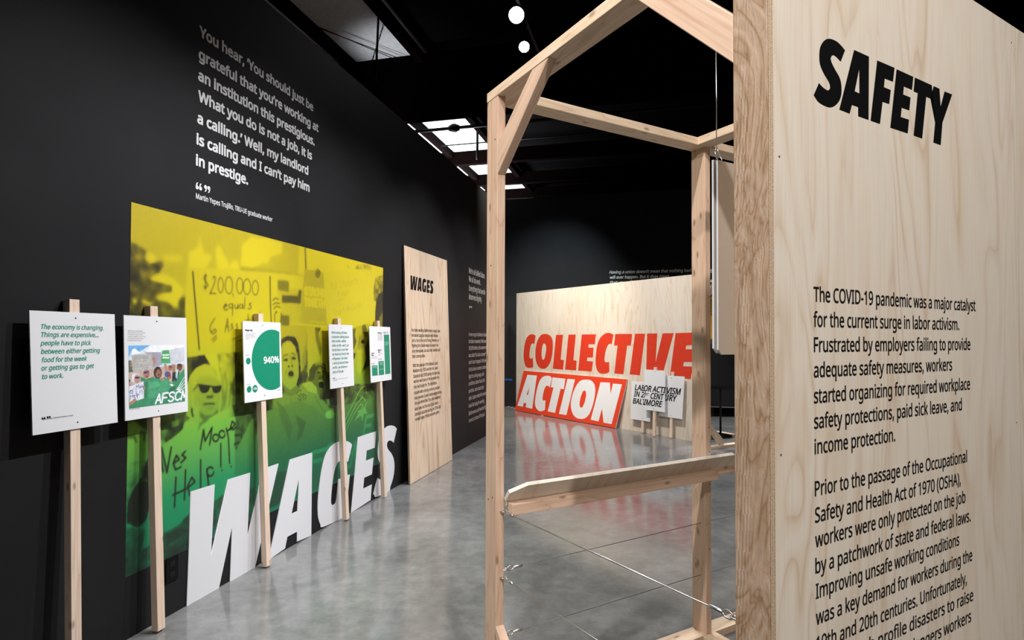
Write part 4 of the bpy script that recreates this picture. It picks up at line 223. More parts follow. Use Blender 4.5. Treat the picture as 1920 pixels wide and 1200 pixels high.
def rings_mesh(name, rings, thick=0.0, smooth=False):
    """flat letters with holes, filled as 2D curves (even-odd), optionally thick"""
    cu = bpy.data.curves.new(name, 'CURVE'); cu.dimensions = '2D'; cu.fill_mode = 'BOTH' if thick else 'BOTH'
    cu.extrude = thick / 2
    for r in rings:
        if smooth: r = smooth_ring(r)
        s = cu.splines.new('POLY'); s.points.add(len(r) - 1)
        for k, (x, y) in enumerate(r): s.points[k].co = (x, y, 0, 1)
        s.use_cyclic_u = True
    ob = bpy.data.objects.new('tmp', cu)
    me = bpy.data.meshes.new_from_object(ob)
    bpy.data.objects.remove(ob); bpy.data.curves.remove(cu)
    me.name = name
    return me
FONT = None
try:
    FONT = bpy.data.fonts.load(os.path.join(bpy.utils.system_resource('DATAFILES', path='fonts'), 'NotoSansHebrew-Regular.woff2'))
except Exception:
    FONT = None
def glyphs(txt, bold=0.0, res=3):
    c = bpy.data.curves.new('t', 'FONT'); c.body = txt; c.size = 1.0; c.resolution_u = res; c.offset = bold
    if FONT: c.font = FONT
    o = bpy.data.objects.new('t', c); me = bpy.data.meshes.new_from_object(o)
    bpy.data.objects.remove(o); bpy.data.curves.remove(c)
    n = len(me.vertices); co = np.empty(n * 3, np.float32); me.vertices.foreach_get('co', co); co = co.reshape(-1, 3)
    fs = [tuple(p.vertices) for p in me.polygons]
    bpy.data.meshes.remove(me)
    return co, fs
_h = glyphs('H')[0]; CAPH = float(_h[:, 1].max() - _h[:, 1].min())
def lettering(name, blocks, mat, world, parent=None, z=0.0006, cond=0.80, res=3, ox=0.0, oy=0.0):
    """text lines fitted to their measured width; one mesh"""
    V = []; F = []; n = 0
    for cap, shear, bold, lines in blocks:
        sy = cap / 1000.0 / CAPH
        for txt, x0, y0, x1 in lines:
            co, fs = glyphs(txt, 0.0, res)
            if not len(co): continue
            c = co.copy()
            mn = c[:, 0].min(); wd = c[:, 0].max() - mn
            if x1 is None: sx = sy * cond; xs = c[:, 0] * sx
            else:
                sx = ((x1 - x0) / 1000.0 - shear * cap / 1000.0 * 0.6) / wd; xs = (c[:, 0] - mn) * sx
            ys = c[:, 1] * sy
            # heavier weights: the outline repeated around itself by the extra stem width
            r = bold * sy
            sh = [(0, 0)] + ([(r*math.cos(a*math.pi/5), r*math.sin(a*math.pi/5)) for a in range(10)] if bold > 0.001 else [])
            for k, (dx, dy) in enumerate(sh):
                V.append(np.stack([xs + shear * ys + x0 / 1000.0 - ox + dx, ys + y0 / 1000.0 - oy + dy, np.full(len(c), z + k * 0.000012)], 1))
                F += [tuple(i + n for i in f) for f in fs]; n += len(c)
    me = bpy.data.meshes.new(name); me.from_pydata(np.concatenate(V).tolist(), [], F); me.materials.append(mat)
    return link(bpy.data.objects.new(name, me), world, parent)
def quote_marks(name, block, mat, world, parent, z=0.0006, ox=0.0, oy=0.0):
    cap, _, _, lines = block; _t, x0, y0, x1 = lines[0]
    h = cap; w_ = (x1 - x0) / 4.6; r = min(w_ * 0.46, h * 0.34)
    polys = []
    for k in range(4):
        cx = x0 + r + k * w_ + (0.5 * w_ if k > 1 else 0); s = 1 if k < 2 else -1
        cy = y0 + (r if k < 2 else h - r)
        polys.append(disc(cx, cy, r, 16, r))
        polys.append([(cx - s*r, cy), (cx - s*r*0.2, cy + s*r*0.2), (cx + s*r*0.25, cy + s*(h - 1.6*r)), (cx + s*r*0.75, cy + s*(h - r)), (cx - s*r*0.35, cy + s*(h - 1.25*r)), (cx - s*r*0.9, cy + s*r*0.8)])
    return flat(name, [sp(p, ox, oy) for p in polys], mat, world, parent, z)
def flat(name, polys, mat, world, parent, z=0.0006, ox=0, oy=0):
    V = []; F = []
    for p in polys:
        F.append(tuple(range(len(V), len(V) + len(p)))); V += [(x/1000.0 - ox, y/1000.0 - oy, z) for x, y in p]
    me = bpy.data.meshes.new(name); me.from_pydata(V, [], F); me.materials.append(mat)
    return link(bpy.data.objects.new(name, me), world, parent)
def disc(cx, cy, r, n=20, ry=None):
    return [(cx + r*math.cos(2*math.pi*k/n), cy + (ry or r)*math.sin(2*math.pi*k/n)) for k in range(n)]

# ------------------------------------------------------------------ materials
def newmat(name):
    m = bpy.data.materials.new(name); m.use_nodes = True
    nt = m.node_tree; b = nt.nodes['Principled BSDF']
    return m, nt, b
def N(nt, typ, **k):
    n = nt.nodes.new(typ)
    for a, v in k.items():
        if a.startswith('i_'):
            n.inputs[a[2:].replace('_', ' ')].default_value = v
        else: setattr(n, a, v)
    return n
def plain(name, col, rough=0.5, metal=0.0, noise=0.04, spec=0.5):
    m, nt, b = newmat(name)
    b.inputs['Specular IOR Level'].default_value = spec
    b.inputs['Roughness'].default_value = rough; b.inputs['Metallic'].default_value = metal
    t = N(nt, 'ShaderNodeTexCoord'); nz = N(nt, 'ShaderNodeTexNoise', i_Scale=18.0, i_Detail=3.0)
    nt.links.new(t.outputs['Object'], nz.inputs['Vector'])
    mx = N(nt, 'ShaderNodeMix', data_type='RGBA')
    mx.inputs['A'].default_value = tuple(c * (1 - noise) for c in col) + (1,)
    mx.inputs['B'].default_value = tuple(min(1, c * (1 + noise)) for c in col) + (1,)
    nt.links.new(nz.outputs['Fac'], mx.inputs['Factor']); nt.links.new(mx.outputs['Result'], b.inputs['Base Color'])
    return m
def ramp(nt, stops, interp='LINEAR'):
    r = N(nt, 'ShaderNodeValToRGB'); cr = r.color_ramp; cr.interpolation = interp
    while len(cr.elements) < len(stops): cr.elements.new(0.5)
    for e, (p, c) in zip(cr.elements, stops): e.position = p; e.color = tuple(c) + (1,) if len(c) == 3 else c
    return r
def math_(nt, op, a, b=None, c=None):
    n = N(nt, 'ShaderNodeMath', operation=op)
    for i, v in enumerate((a, b, c)):
        if v is None: continue
        if isinstance(v, (int, float)): n.inputs[i].default_value = v
        else: nt.links.new(v, n.inputs[i])
    return n.outputs[0]
def wood(name, light, mid, dark, knot=True, grain=1.0, rough=0.55, bump=0.15, ring=5.5):
    m, nt, b = newmat(name); L = nt.links
    t = N(nt, 'ShaderNodeTexCoord'); oi = N(nt, 'ShaderNodeObjectInfo')
    add = N(nt, 'ShaderNodeVectorMath', operation='MULTIPLY_ADD')
    cmb = N(nt, 'ShaderNodeCombineXYZ'); 
    for i in range(3): L.new(math_(nt, 'MULTIPLY', oi.outputs['Random'], (3.1, 1.7, 9.3)[i]), cmb.inputs[i])
    add.inputs[1].default_value = (1, 1, 1)
    L.new(t.outputs['Object'], add.inputs[0]); L.new(cmb.outputs[0], add.inputs[2])
    mp = N(nt, 'ShaderNodeMapping'); mp.inputs['Scale'].default_value = (7, 7, 0.55); L.new(add.outputs[0], mp.inputs['Vector'])
    nz = N(nt, 'ShaderNodeTexNoise', i_Scale=1.6, i_Detail=2.0, i_Distortion=0.6); L.new(mp.outputs[0], nz.inputs['Vector'])
    ringv = math_(nt, 'FRACT', math_(nt, 'MULTIPLY', nz.outputs['Fac'], ring * 2.2))
    rr = ramp(nt, ((0.0, dark), (0.10, mid), (0.55, light), (0.86, light), (1.0, mid))); L.new(ringv, rr.inputs['Fac'])
    mp2 = N(nt, 'ShaderNodeMapping'); mp2.inputs['Scale'].default_value = (160, 160, 4); L.new(add.outputs[0], mp2.inputs['Vector'])
    fz = N(nt, 'ShaderNodeTexNoise', i_Scale=1.0, i_Detail=3.0); L.new(mp2.outputs[0], fz.inputs['Vector'])
    mx = N(nt, 'ShaderNodeMix', data_type='RGBA', blend_type='MULTIPLY'); 
    fr = ramp(nt, ((0.3, (0.80, 0.77, 0.74)), (0.62, (1, 1, 1)))); L.new(fz.outputs['Fac'], fr.inputs['Fac'])
    mx.inputs['Factor'].default_value = 0.75 * grain; L.new(rr.outputs[0], mx.inputs['A']); L.new(fr.outputs[0], mx.inputs['B'])
    col = mx.outputs['Result']
    if knot:
        s3 = N(nt, 'ShaderNodeSeparateXYZ'); L.new(add.outputs[0], s3.inputs[0]); c3 = N(nt, 'ShaderNodeCombineXYZ')
        L.new(math_(nt, 'MULTIPLY', math_(nt, 'ADD', s3.outputs[0], s3.outputs[1]), 7.5), c3.inputs[0]); L.new(math_(nt, 'MULTIPLY', s3.outputs[2], 3.0), c3.inputs[1])
        vo = N(nt, 'ShaderNodeTexVoronoi', voronoi_dimensions='2D', i_Scale=1.0, i_Randomness=1.0); L.new(c3.outputs[0], vo.inputs['Vector'])
        kr = ramp(nt, ((0.025, (1, 1, 1)), (0.045, (0.6, 0.6, 0.6)), (0.07, (0, 0, 0)))); L.new(vo.outputs['Distance'], kr.inputs['Fac'])
        mk = N(nt, 'ShaderNodeMix', data_type='RGBA'); mk.inputs['B'].default_value = tuple(c * 0.42 for c in dark) + (1,)
        L.new(math_(nt, 'MULTIPLY', kr.outputs[0], 0.8), mk.inputs['Factor']); L.new(col, mk.inputs['A']); col = mk.outputs['Result']
    L.new(col, b.inputs['Base Color']); b.inputs['Roughness'].default_value = rough
    bp = N(nt, 'ShaderNodeBump'); bp.inputs['Strength'].default_value = bump; bp.inputs['Distance'].default_value = 0.001
    L.new(fz.outputs['Fac'], bp.inputs['Height']); L.new(bp.outputs[0], b.inputs['Normal'])
    return m
def plywood(name, light, mid, dark, amount=1.0):
    """rotary-cut face veneer; local y runs along the grain"""
    m, nt, b = newmat(name); L = nt.links
    t = N(nt, 'ShaderNodeTexCoord'); oi = N(nt, 'ShaderNodeObjectInfo')
    cmb = N(nt, 'ShaderNodeCombineXYZ'); L.new(math_(nt, 'MULTIPLY', oi.outputs['Random'], 7.3), cmb.inputs[0]); L.new(math_(nt, 'MULTIPLY', oi.outputs['Random'], 3.9), cmb.inputs[1])
    add = N(nt, 'ShaderNodeVectorMath', operation='ADD'); L.new(t.outputs['Object'], add.inputs[0]); L.new(cmb.outputs[0], add.inputs[1])
    mp = N(nt, 'ShaderNodeMapping'); mp.inputs['Scale'].default_value = (4.2, 0.62, 1); L.new(add.outputs[0], mp.inputs['Vector'])
    nz = N(nt, 'ShaderNodeTexNoise', i_Scale=1.0, i_Detail=2.2, i_Roughness=0.45, i_Distortion=0.8); L.new(mp.outputs[0], nz.inputs['Vector'])
    v = math_(nt, 'FRACT', math_(nt, 'MULTIPLY', nz.outputs['Fac'], 9.0))
    rr = ramp(nt, ((0.0, mid), (0.25, light), (0.52, light), (0.80, mid), (0.95, dark), (1.0, mid))); L.new(v, rr.inputs['Fac'])
    mpb = N(nt, 'ShaderNodeMapping'); mpb.inputs['Scale'].default_value = (9, 0.7, 1); L.new(add.outputs[0], mpb.inputs['Vector'])
    nb = N(nt, 'ShaderNodeTexNoise', i_Scale=1.0, i_Detail=3.0); L.new(mpb.outputs[0], nb.inputs['Vector'])
    mask = ramp(nt, ((0.38, (0.15,)*3), (0.60, (1,)*3))); L.new(nb.outputs['Fac'], mask.inputs['Fac'])
    mx = N(nt, 'ShaderNodeMix', data_type='RGBA'); mx.inputs['A'].default_value = tuple(light) + (1,)
    L.new(math_(nt, 'MULTIPLY', mask.outputs[0], amount), mx.inputs['Factor']); L.new(rr.outputs[0], mx.inputs['B'])
    mpc = N(nt, 'ShaderNodeMapping'); mpc.inputs['Scale'].default_value = (220, 5, 1); L.new(add.outputs[0], mpc.inputs['Vector'])
    fz = N(nt, 'ShaderNodeTexNoise', i_Scale=1.0, i_Detail=2.0); L.new(mpc.outputs[0], fz.inputs['Vector'])
    fr = ramp(nt, ((0.25, (0.90, 0.89, 0.87)), (0.6, (1, 1, 1)))); L.new(fz.outputs['Fac'], fr.inputs['Fac'])
    ml = N(nt, 'ShaderNodeMix', data_type='RGBA', blend_type='MULTIPLY'); ml.inputs['Factor'].default_value = 0.8
    L.new(mx.outputs['Result'], ml.inputs['A']); L.new(fr.outputs[0], ml.inputs['B'])
    L.new(ml.outputs['Result'], b.inputs['Base Color']); b.inputs['Roughness'].default_value = 0.5
    return m
def ply_edge():
    m, nt, b = newmat('plywood_edge'); L = nt.links
    t = N(nt, 'ShaderNodeTexCoord'); sp = N(nt, 'ShaderNodeSeparateXYZ'); L.new(t.outputs['Object'], sp.inputs[0])
    v = math_(nt, 'FRACT', math_(nt, 'MULTIPLY', sp.outputs['Z'], 235.0))
    mp = N(nt, 'ShaderNodeMapping'); mp.inputs['Scale'].default_value = (60, 260, 500); L.new(t.outputs['Object'], mp.inputs['Vector'])
    nz = N(nt, 'ShaderNodeTexNoise', i_Scale=1.0, i_Detail=3.0); L.new(mp.outputs[0], nz.inputs['Vector'])
    s = math_(nt, 'ADD', math_(nt, 'MULTIPLY', v, 0.45), math_(nt, 'MULTIPLY', nz.outputs['Fac'], 0.75))
    r = ramp(nt, ((0.30, (0.06, 0.04, 0.03)), (0.46, (0.28, 0.19, 0.12)), (0.75, (0.50, 0.38, 0.27)))); L.new(s, r.inputs['Fac'])
    L.new(r.outputs[0], b.inputs['Base Color']); b.inputs['Roughness'].default_value = 0.8
    return m
def rough_sawn():
    """weathered rough face of the near stud: torn grain, ridges"""
    m, nt, b = newmat('rough_sawn_timber'); L = nt.links
    t = N(nt, 'ShaderNodeTexCoord')
    mp = N(nt, 'ShaderNodeMapping'); mp.inputs['Scale'].default_value = (9, 9, 2.6); L.new(t.outputs['Object'], mp.inputs['Vector'])
    nz = N(nt, 'ShaderNodeTexNoise', i_Scale=1.0, i_Detail=2.5, i_Roughness=0.55, i_Distortion=2.2); L.new(mp.outputs[0], nz.inputs['Vector'])
    v = math_(nt, 'FRACT', math_(nt, 'MULTIPLY', nz.outputs['Fac'], 5.5))
    r = ramp(nt, ((0.0, (0.25, 0.14, 0.075)), (0.10, (0.36, 0.24, 0.155)), (0.5, (0.42, 0.305, 0.225)), (0.82, (0.36, 0.245, 0.16)), (1.0, (0.28, 0.165, 0.09)))); L.new(v, r.inputs['Fac'])
    mp2 = N(nt, 'ShaderNodeMapping'); mp2.inputs['Scale'].default_value = (45, 45, 14); L.new(t.outputs['Object'], mp2.inputs['Vector'])
    n2 = N(nt, 'ShaderNodeTexNoise', i_Scale=1.0, i_Detail=5.0, i_Roughness=0.6, i_Distortion=1.2); L.new(mp2.outputs[0], n2.inputs['Vector'])
    # planer chatter: short torn ridges stepping along the timber, stronger in patches
    sx = N(nt, 'ShaderNodeSeparateXYZ'); L.new(t.outputs['Object'], sx.inputs[0])
    zz = math_(nt, 'ADD', math_(nt, 'MULTIPLY', sx.outputs[2], 24.0), math_(nt, 'MULTIPLY', n2.outputs['Fac'], 0.7))
    row = math_(nt, 'FLOOR', zz)
    saw = math_(nt, 'ABSOLUTE', math_(nt, 'SUBTRACT', math_(nt, 'FRACT', math_(nt, 'ADD', math_(nt, 'MULTIPLY', sx.outputs[0], 120.0), math_(nt, 'MULTIPLY', row, 0.31))), 0.5))
    lip = math_(nt, 'MULTIPLY', math_(nt, 'GREATER_THAN', math_(nt, 'FRACT', zz), 0.88), 0.5)
    side = N(nt, 'ShaderNodeMapRange', interpolation_type='SMOOTHSTEP'); side.inputs['From Min'].default_value = -0.012; side.inputs['From Max'].default_value = 0.018; L.new(sx.outputs[0], side.inputs['Value'])
    mp5 = N(nt, 'ShaderNodeMapping'); mp5.inputs['Scale'].default_value = (12, 12, 3); L.new(t.outputs['Object'], mp5.inputs['Vector'])
    n5 = N(nt, 'ShaderNodeTexNoise', i_Scale=1.0, i_Detail=1.0); L.new(mp5.outputs[0], n5.inputs['Vector'])
    pm = ramp(nt, ((0.36, (0.1, 0.1, 0.1)), (0.52, (1, 1, 1)))); L.new(n5.outputs['Fac'], pm.inputs['Fac'])
    tint = N(nt, 'ShaderNodeMix', data_type='RGBA', blend_type='MULTIPLY'); tint.inputs['Factor'].default_value = 0.6
    tr = ramp(nt, ((0.3, (0.66, 0.60, 0.54)), (0.6, (1, 1, 1)))); L.new(n2.outputs['Fac'], tr.inputs['Fac'])
    L.new(r.outputs[0], tint.inputs['A']); L.new(tr.outputs[0], tint.inputs['B'])
    L.new(tint.outputs['Result'], b.inputs['Base Color']); b.inputs['Roughness'].default_value = 0.75
    ch = math_(nt, 'MULTIPLY', math_(nt, 'MULTIPLY', math_(nt, 'ADD', math_(nt, 'MULTIPLY', saw, 1.15), lip), pm.outputs[0]), side.outputs[0])
    h = math_(nt, 'ADD', math_(nt, 'ADD', math_(nt, 'MULTIPLY', v, 0.35), n2.outputs['Fac']), ch)
    bp = N(nt, 'ShaderNodeBump'); bp.inputs['Strength'].default_value = 0.6; bp.inputs['Distance'].default_value = 0.004
    L.new(h, bp.inputs['Height']); L.new(bp.outputs[0], b.inputs['Normal'])
    return m
def concrete():
    m, nt, b = newmat('polished_concrete'); L = nt.links
    g = N(nt, 'ShaderNodeNewGeometry')
    n1 = N(nt, 'ShaderNodeTexNoise', i_Scale=0.9, i_Detail=7.0, i_Roughness=0.62, i_Distortion=0.5); L.new(g.outputs['Position'], n1.inputs['Vector'])
    n2 = N(nt, 'ShaderNodeTexNoise', i_Scale=9.0, i_Detail=6.0, i_Roughness=0.7); L.new(g.outputs['Position'], n2.inputs['Vector'])
    s = math_(nt, 'ADD', math_(nt, 'MULTIPLY', n1.outputs['Fac'], 0.62), math_(nt, 'MULTIPLY', n2.outputs['Fac'], 0.38))
    r = ramp(nt, ((0.32, (0.088, 0.090, 0.088)), (0.47, (0.145, 0.147, 0.145)), (0.58, (0.200, 0.202, 0.198)), (0.72, (0.275, 0.276, 0.27)))); L.new(s, r.inputs['Fac'])
    # saw-cut joints, along and across the hall
    def dot(v):
        d = N(nt, 'ShaderNodeVectorMath', operation='DOT_PRODUCT'); L.new(g.outputs['Position'], d.inputs[0]); d.inputs[1].default_value = v; return d.outputs['Value']
    tt = math_(nt, 'ABSOLUTE', math_(nt, 'SUBTRACT', math_(nt, 'MODULO', math_(nt, 'ADD', dot(tuple(WT)), 24 - 6.79 + 4.0), 8.0), 4.0))
    oo = math_(nt, 'ABSOLUTE', math_(nt, 'SUBTRACT', math_(nt, 'MODULO', math_(nt, 'ADD', dot(tuple(WN)), 20 - 7.9 + 4.0), 8.0), 4.0))
    jn = math_(nt, 'LESS_THAN', math_(nt, 'MINIMUM', tt, oo), 0.003)
    mx = N(nt, 'ShaderNodeMix', data_type='RGBA'); L.new(jn, mx.inputs['Factor']); L.new(r.outputs[0], mx.inputs['A']); mx.inputs['B'].default_value = (0.05, 0.05, 0.05, 1)
    L.new(mx.outputs['Result'], b.inputs['Base Color'])
    rg = N(nt, 'ShaderNodeMapRange'); rg.inputs['To Min'].default_value = 0.07; rg.inputs['To Max'].default_value = 0.17
    L.new(s, rg.inputs['Value']); L.new(rg.outputs[0], b.inputs['Roughness'])
    b.inputs['IOR'].default_value = 1.55
    bp = N(nt, 'ShaderNodeBump'); bp.inputs['Strength'].default_value = 0.05; bp.inputs['Distance'].default_value = 0.002
    L.new(n1.outputs['Fac'], bp.inputs['Height']); L.new(bp.outputs[0], b.inputs['Normal'])
    return m
def mural_mat():
    """halftone duotone print: a grey value printed as black dots on a yellow to green ground"""
    m, nt, b = newmat('halftone_print'); L = nt.links
    at = N(nt, 'ShaderNodeAttribute', attribute_name='tone')
    t = N(nt, 'ShaderNodeTexCoord'); sp = N(nt, 'ShaderNodeSeparateXYZ'); L.new(t.outputs['Object'], sp.inputs[0])
    k = 2 * math.pi / 0.0066
    a = math_(nt, 'COSINE', math_(nt, 'MULTIPLY', math_(nt, 'ADD', sp.outputs['X'], sp.outputs['Y']), k * 0.7071))
    c = math_(nt, 'COSINE', math_(nt, 'MULTIPLY', math_(nt, 'SUBTRACT', sp.outputs['X'], sp.outputs['Y']), k * 0.7071))
    dots = math_(nt, 'MULTIPLY_ADD', math_(nt, 'ADD', a, c), 0.25, 0.5)
    v = math_(nt, 'SUBTRACT', math_(nt, 'MULTIPLY_ADD', at.outputs['Fac'], 1.04, -0.02), dots)
    ink = N(nt, 'ShaderNodeMapRange', interpolation_type='SMOOTHSTEP'); ink.inputs['From Min'].default_value = -0.16; ink.inputs['From Max'].default_value = 0.16
    L.new(v, ink.inputs['Value'])
    gr = ramp(nt, ((0.0, (0.0, 0.19, 0.095)), (0.18, (0.015, 0.265, 0.095)), (0.36, (0.17, 0.45, 0.05)), (0.50, (0.42, 0.50, 0.02)), (0.64, (0.58, 0.50, 0.010)), (1.0, (0.64, 0.50, 0.012))))
    L.new(math_(nt, 'DIVIDE', sp.outputs['Y'], 1.849), gr.inputs['Fac'])
    mx = N(nt, 'ShaderNodeMix', data_type='RGBA'); L.new(ink.outputs[0], mx.inputs['Factor']); mx.inputs['A'].default_value = (0.012, 0.013, 0.010, 1); L.new(gr.outputs[0], mx.inputs['B'])
    L.new(mx.outputs['Result'], b.inputs['Base Color']); b.inputs['Roughness'].default_value = 0.42
    return m
def attr_mat(name, attr):
    m, nt, b = newmat(name); at = N(nt, 'ShaderNodeAttribute', attribute_name=attr)
    nt.links.new(at.outputs['Color'], b.inputs['Base Color']); b.inputs['Roughness'].default_value = 0.5
    return m
def painted_wall():
    m, nt, b = newmat('charcoal_wall_paint'); L = nt.links
    g = N(nt, 'ShaderNodeNewGeometry'); n1 = N(nt, 'ShaderNodeTexNoise', i_Scale=2.0, i_Detail=4.0); L.new(g.outputs['Position'], n1.inputs['Vector'])
    r = ramp(nt, ((0.3, (0.0145, 0.0140, 0.0150)), (0.7, (0.0180, 0.0175, 0.0185)))); L.new(n1.outputs['Fac'], r.inputs['Fac'])
    L.new(r.outputs[0], b.inputs['Base Color']); b.inputs['Roughness'].default_value = 0.6; b.inputs['Specular IOR Level'].default_value = 0.08
    n2 = N(nt, 'ShaderNodeTexNoise', i_Scale=160.0, i_Detail=2.0); L.new(g.outputs['Position'], n2.inputs['Vector'])
    bp = N(nt, 'ShaderNodeBump'); bp.inputs['Strength'].default_value = 0.06; bp.inputs['Distance'].default_value = 0.001
    L.new(n2.outputs['Fac'], bp.inputs['Height']); L.new(bp.outputs[0], b.inputs['Normal'])
    return m
def glow(name, col, s):
    m, nt, b = newmat(name); b.inputs['Emission Color'].default_value = tuple(col) + (1,); b.inputs['Emission Strength'].default_value = s
    b.inputs['Base Color'].default_value = (0.8, 0.8, 0.8, 1)
    return m

M_WALL = painted_wall()
M_FLOOR = concrete()
M_FIR = wood('fir_lumber', (0.66, 0.465, 0.345), (0.61, 0.415, 0.30), (0.50, 0.31, 0.205), ring=4.0)
M_PINE = wood('pale_pine_lumber', (0.74, 0.575, 0.425), (0.69, 0.52, 0.37), (0.58, 0.40, 0.265), ring=4.0)
M_STICK = wood('pine_batten', (0.76, 0.60, 0.475), (0.73, 0.56, 0.435), (0.66, 0.47, 0.35), ring=2.5)
M_PLY = plywood('pine_plywood', (0.70, 0.62, 0.53), (0.655, 0.535, 0.42), (0.56, 0.42, 0.30), 0.85)
M_PLYB = plywood('pine_plywood_warm', (0.70, 0.54, 0.40), (0.63, 0.44, 0.29), (0.48, 0.29, 0.16), 1.0)
M_EDGE = ply_edge()
M_ROUGH = rough_sawn()
M_WHITE = plain('white_board', (0.74, 0.74, 0.755), 0.45, 0, 0.01)
M_WLET = plain('white_letter_board', (0.66, 0.655, 0.675), 0.35, 0, 0.01)
M_BLACK = plain('black_vinyl', (0.0035, 0.0035, 0.004), 0.6, 0, 0.04, 0.12)
M_DKTXT = plain('dark_grey_print', (0.009, 0.008, 0.0075), 0.6, 0, 0.04, 0.2)
M_GREY = plain('grey_print', (0.28, 0.28, 0.29), 0.5)
M_WTXT = plain('white_vinyl', (0.68, 0.67, 0.66), 0.45)
M_SIDE = plain('white_vinyl_text', (0.50, 0.48, 0.45), 0.5)
M_GREEN = plain('green_print', (0.0, 0.235, 0.13), 0.45, 0, 0.02)
M_RED = plain('red_paint', (0.64, 0.045, 0.018), 0.45, 0, 0.12)
M_REDB = plain('red_print', (0.72, 0.058, 0.022), 0.4, 0, 0.03)
M_CABLE = plain('dull_wire', (0.16, 0.16, 0.16), 0.5, 0.6)
M_STEEL = plain('galvanised_steel', (0.62, 0.62, 0.62), 0.3, 1.0)
M_DKMET = plain('black_metal', (0.006, 0.006, 0.0065), 0.5, 0.0, 0.04, 0.25)
M_CEIL = plain('unlit_deck_black', (0.0022, 0.0022, 0.0026), 0.95, 0, 0.04, 0.05)  # roof deck over the hall: its lack of light is put into the colour
M_DECK = plain('pale_roof_deck', (0.72, 0.74, 0.77), 0.8, 0, 0.2, 0.1)
M_GIRD = plain('dark_red_steel', (0.0022, 0.0008, 0.0007), 0.9, 0, 0.04, 0.02)
M_SCREW = plain('screw_steel', (0.16, 0.10, 0.06), 0.5, 0.3)
M_CLOTH = plain('black_cloth', (0.008, 0.008, 0.009), 0.9)
M_SIGNB = plain('timber_tinted_white', (0.90, 0.765, 0.655), 0.5, 0, 0.02)  # white face; warm reflection from the timber is put into its colour
M_ORANGE = plain('orange_print', (0.70, 0.33, 0.02), 0.5)

# ------------------------------------------------------------------ the setting
I4 = Matrix.Identity(4)
struct(box('floor', I4, -9, 13, -6, 26, -0.12, 0, M_FLOOR))
WFR = frame(WO, WT, ZV, WN)            # wall frame: x along the wall, y up, z out of the wall
o = box('wall_left', WFR, -6, 9.38, 0, 3.733, -0.14, 0, M_WALL); struct(o)
BK = 12.3
o = box('wall_back', WFR, BK, BK + 0.15, 0, 4.6, -0.85, 9.5, M_WALL); struct(o)
o = box('wall_far', WFR, 21.5, 21.7, 0, 6.2, -9, 14, M_CEIL); struct(o)
o = box('wall_right', I4, 9.0, 9.2, -6, 26, 0, 6.2, M_WALL); struct(o)
o = box('wall_outer', WFR, -6, 22, 0, 6.2, -6.2, -6.0, M_WALL); struct(o)
o = box('wall_rear', I4, -9, 13, -5.2, -5.0, 0, 6.2, M_WALL); struct(o)
struct(box('ceiling', WFR, -8, 22, 6.2, 6.32, -1.12, 12, M_CEIL))
# roof bay over the next gallery: pale deck, girders, purlins
o = box('ceiling_deck', WFR, -8, 22, 6.02, 6.14, -7, -1.10, M_DECK); struct(o)
for t, z0, th in ((8.40, 4.97, 0.14), (13.06, 5.70, 0.16), (15.05, 5.72, 0.16), (16.7, 5.75, 0.14), (18.4, 5.75, 0.14)):
    o = box('trim_girder', WFR, t, t + th, z0, 6.02, -6.0, 8.5, M_GIRD, bev=0.004); struct(o)
for off, wd in ((-1.10, 0.12), (-2.30, 0.13), (-3.6, 0.2)):
    o = box('trim_purlin', WFR, -6, 21, 5.87, 6.02, off - wd/2, off + wd/2, M_GIRD, bev=0.004); struct(o)
p = thing('sprinkler_pipe', 'black sprinkler pipe with a round coupling under the pale roof deck', 'pipe', frame(W(10.75, -5, 5.7), WT, ZV, WN))
tube('pipe_run', [W(10.75, -5, 5.7), W(10.75, 4.5, 5.7)], 0.036, M_DKMET, p)
tube('coupling', [W(10.75, -1.50, 5.7), W(10.75, -1.42, 5.7), W(10.75, -1.36, 5.7), W(10.75, -1.28, 5.7)], [0.05, 0.085, 0.085, 0.05], M_DKMET, p, 12)
p = thing('conduit', 'thin black conduit on a drop rod between roof girders', 'pipe', frame(W(11.75, -2, 5.72), WT, ZV, WN))
tube('conduit_run', [W(11.75, -2.05, 5.72), W(11.75, 4.0, 5.72)], 0.016, M_DKMET, p)
tube('drop_rod', [W(11.75, -1.22, 6.018), W(11.75, -1.22, 5.36)], 0.028, M_DKMET, p)
p = thing('hanger_rod', 'black hanger rod with a slack chain below the roof deck', 'rod', frame(W(7.25, -1.25, 6.02), WT, ZV, WN))
tube('rod', [W(7.25, -1.25, 6.018), W(7.22, -1.27, 5.02)], 0.016, M_DKMET, p)
bm = bmesh.new()
a0, a1 = W(7.3, -1.17, 5.98), W(7.45, -1.62, 5.0)
for k in range(22):
    c0 = a0.lerp(a1, k / 22.0); c1 = a0.lerp(a1, (k + 1.25) / 22.0)
    side = (a1 - a0).cross(WT if k % 2 else WN).normalized() * 0.012
    bm_tube(bm, [c0, c0.lerp(c1, .5) + side, c1, c0.lerp(c1, .5) - side, c0], 0.0055, 5)
finish(bm, 'chain', M_DKMET, I4, p, True)
for d in (0.0, 0.09):
    tag(tube('deck_wire', [W(6.9 + d, -2.3, 5.93), W(8.38, -1.45 + d, 5.93)], 0.006, M_DKMET), 'thin dark wire strung under the pale roof deck by the deep girder', 'wire', 'wires under the roof deck')

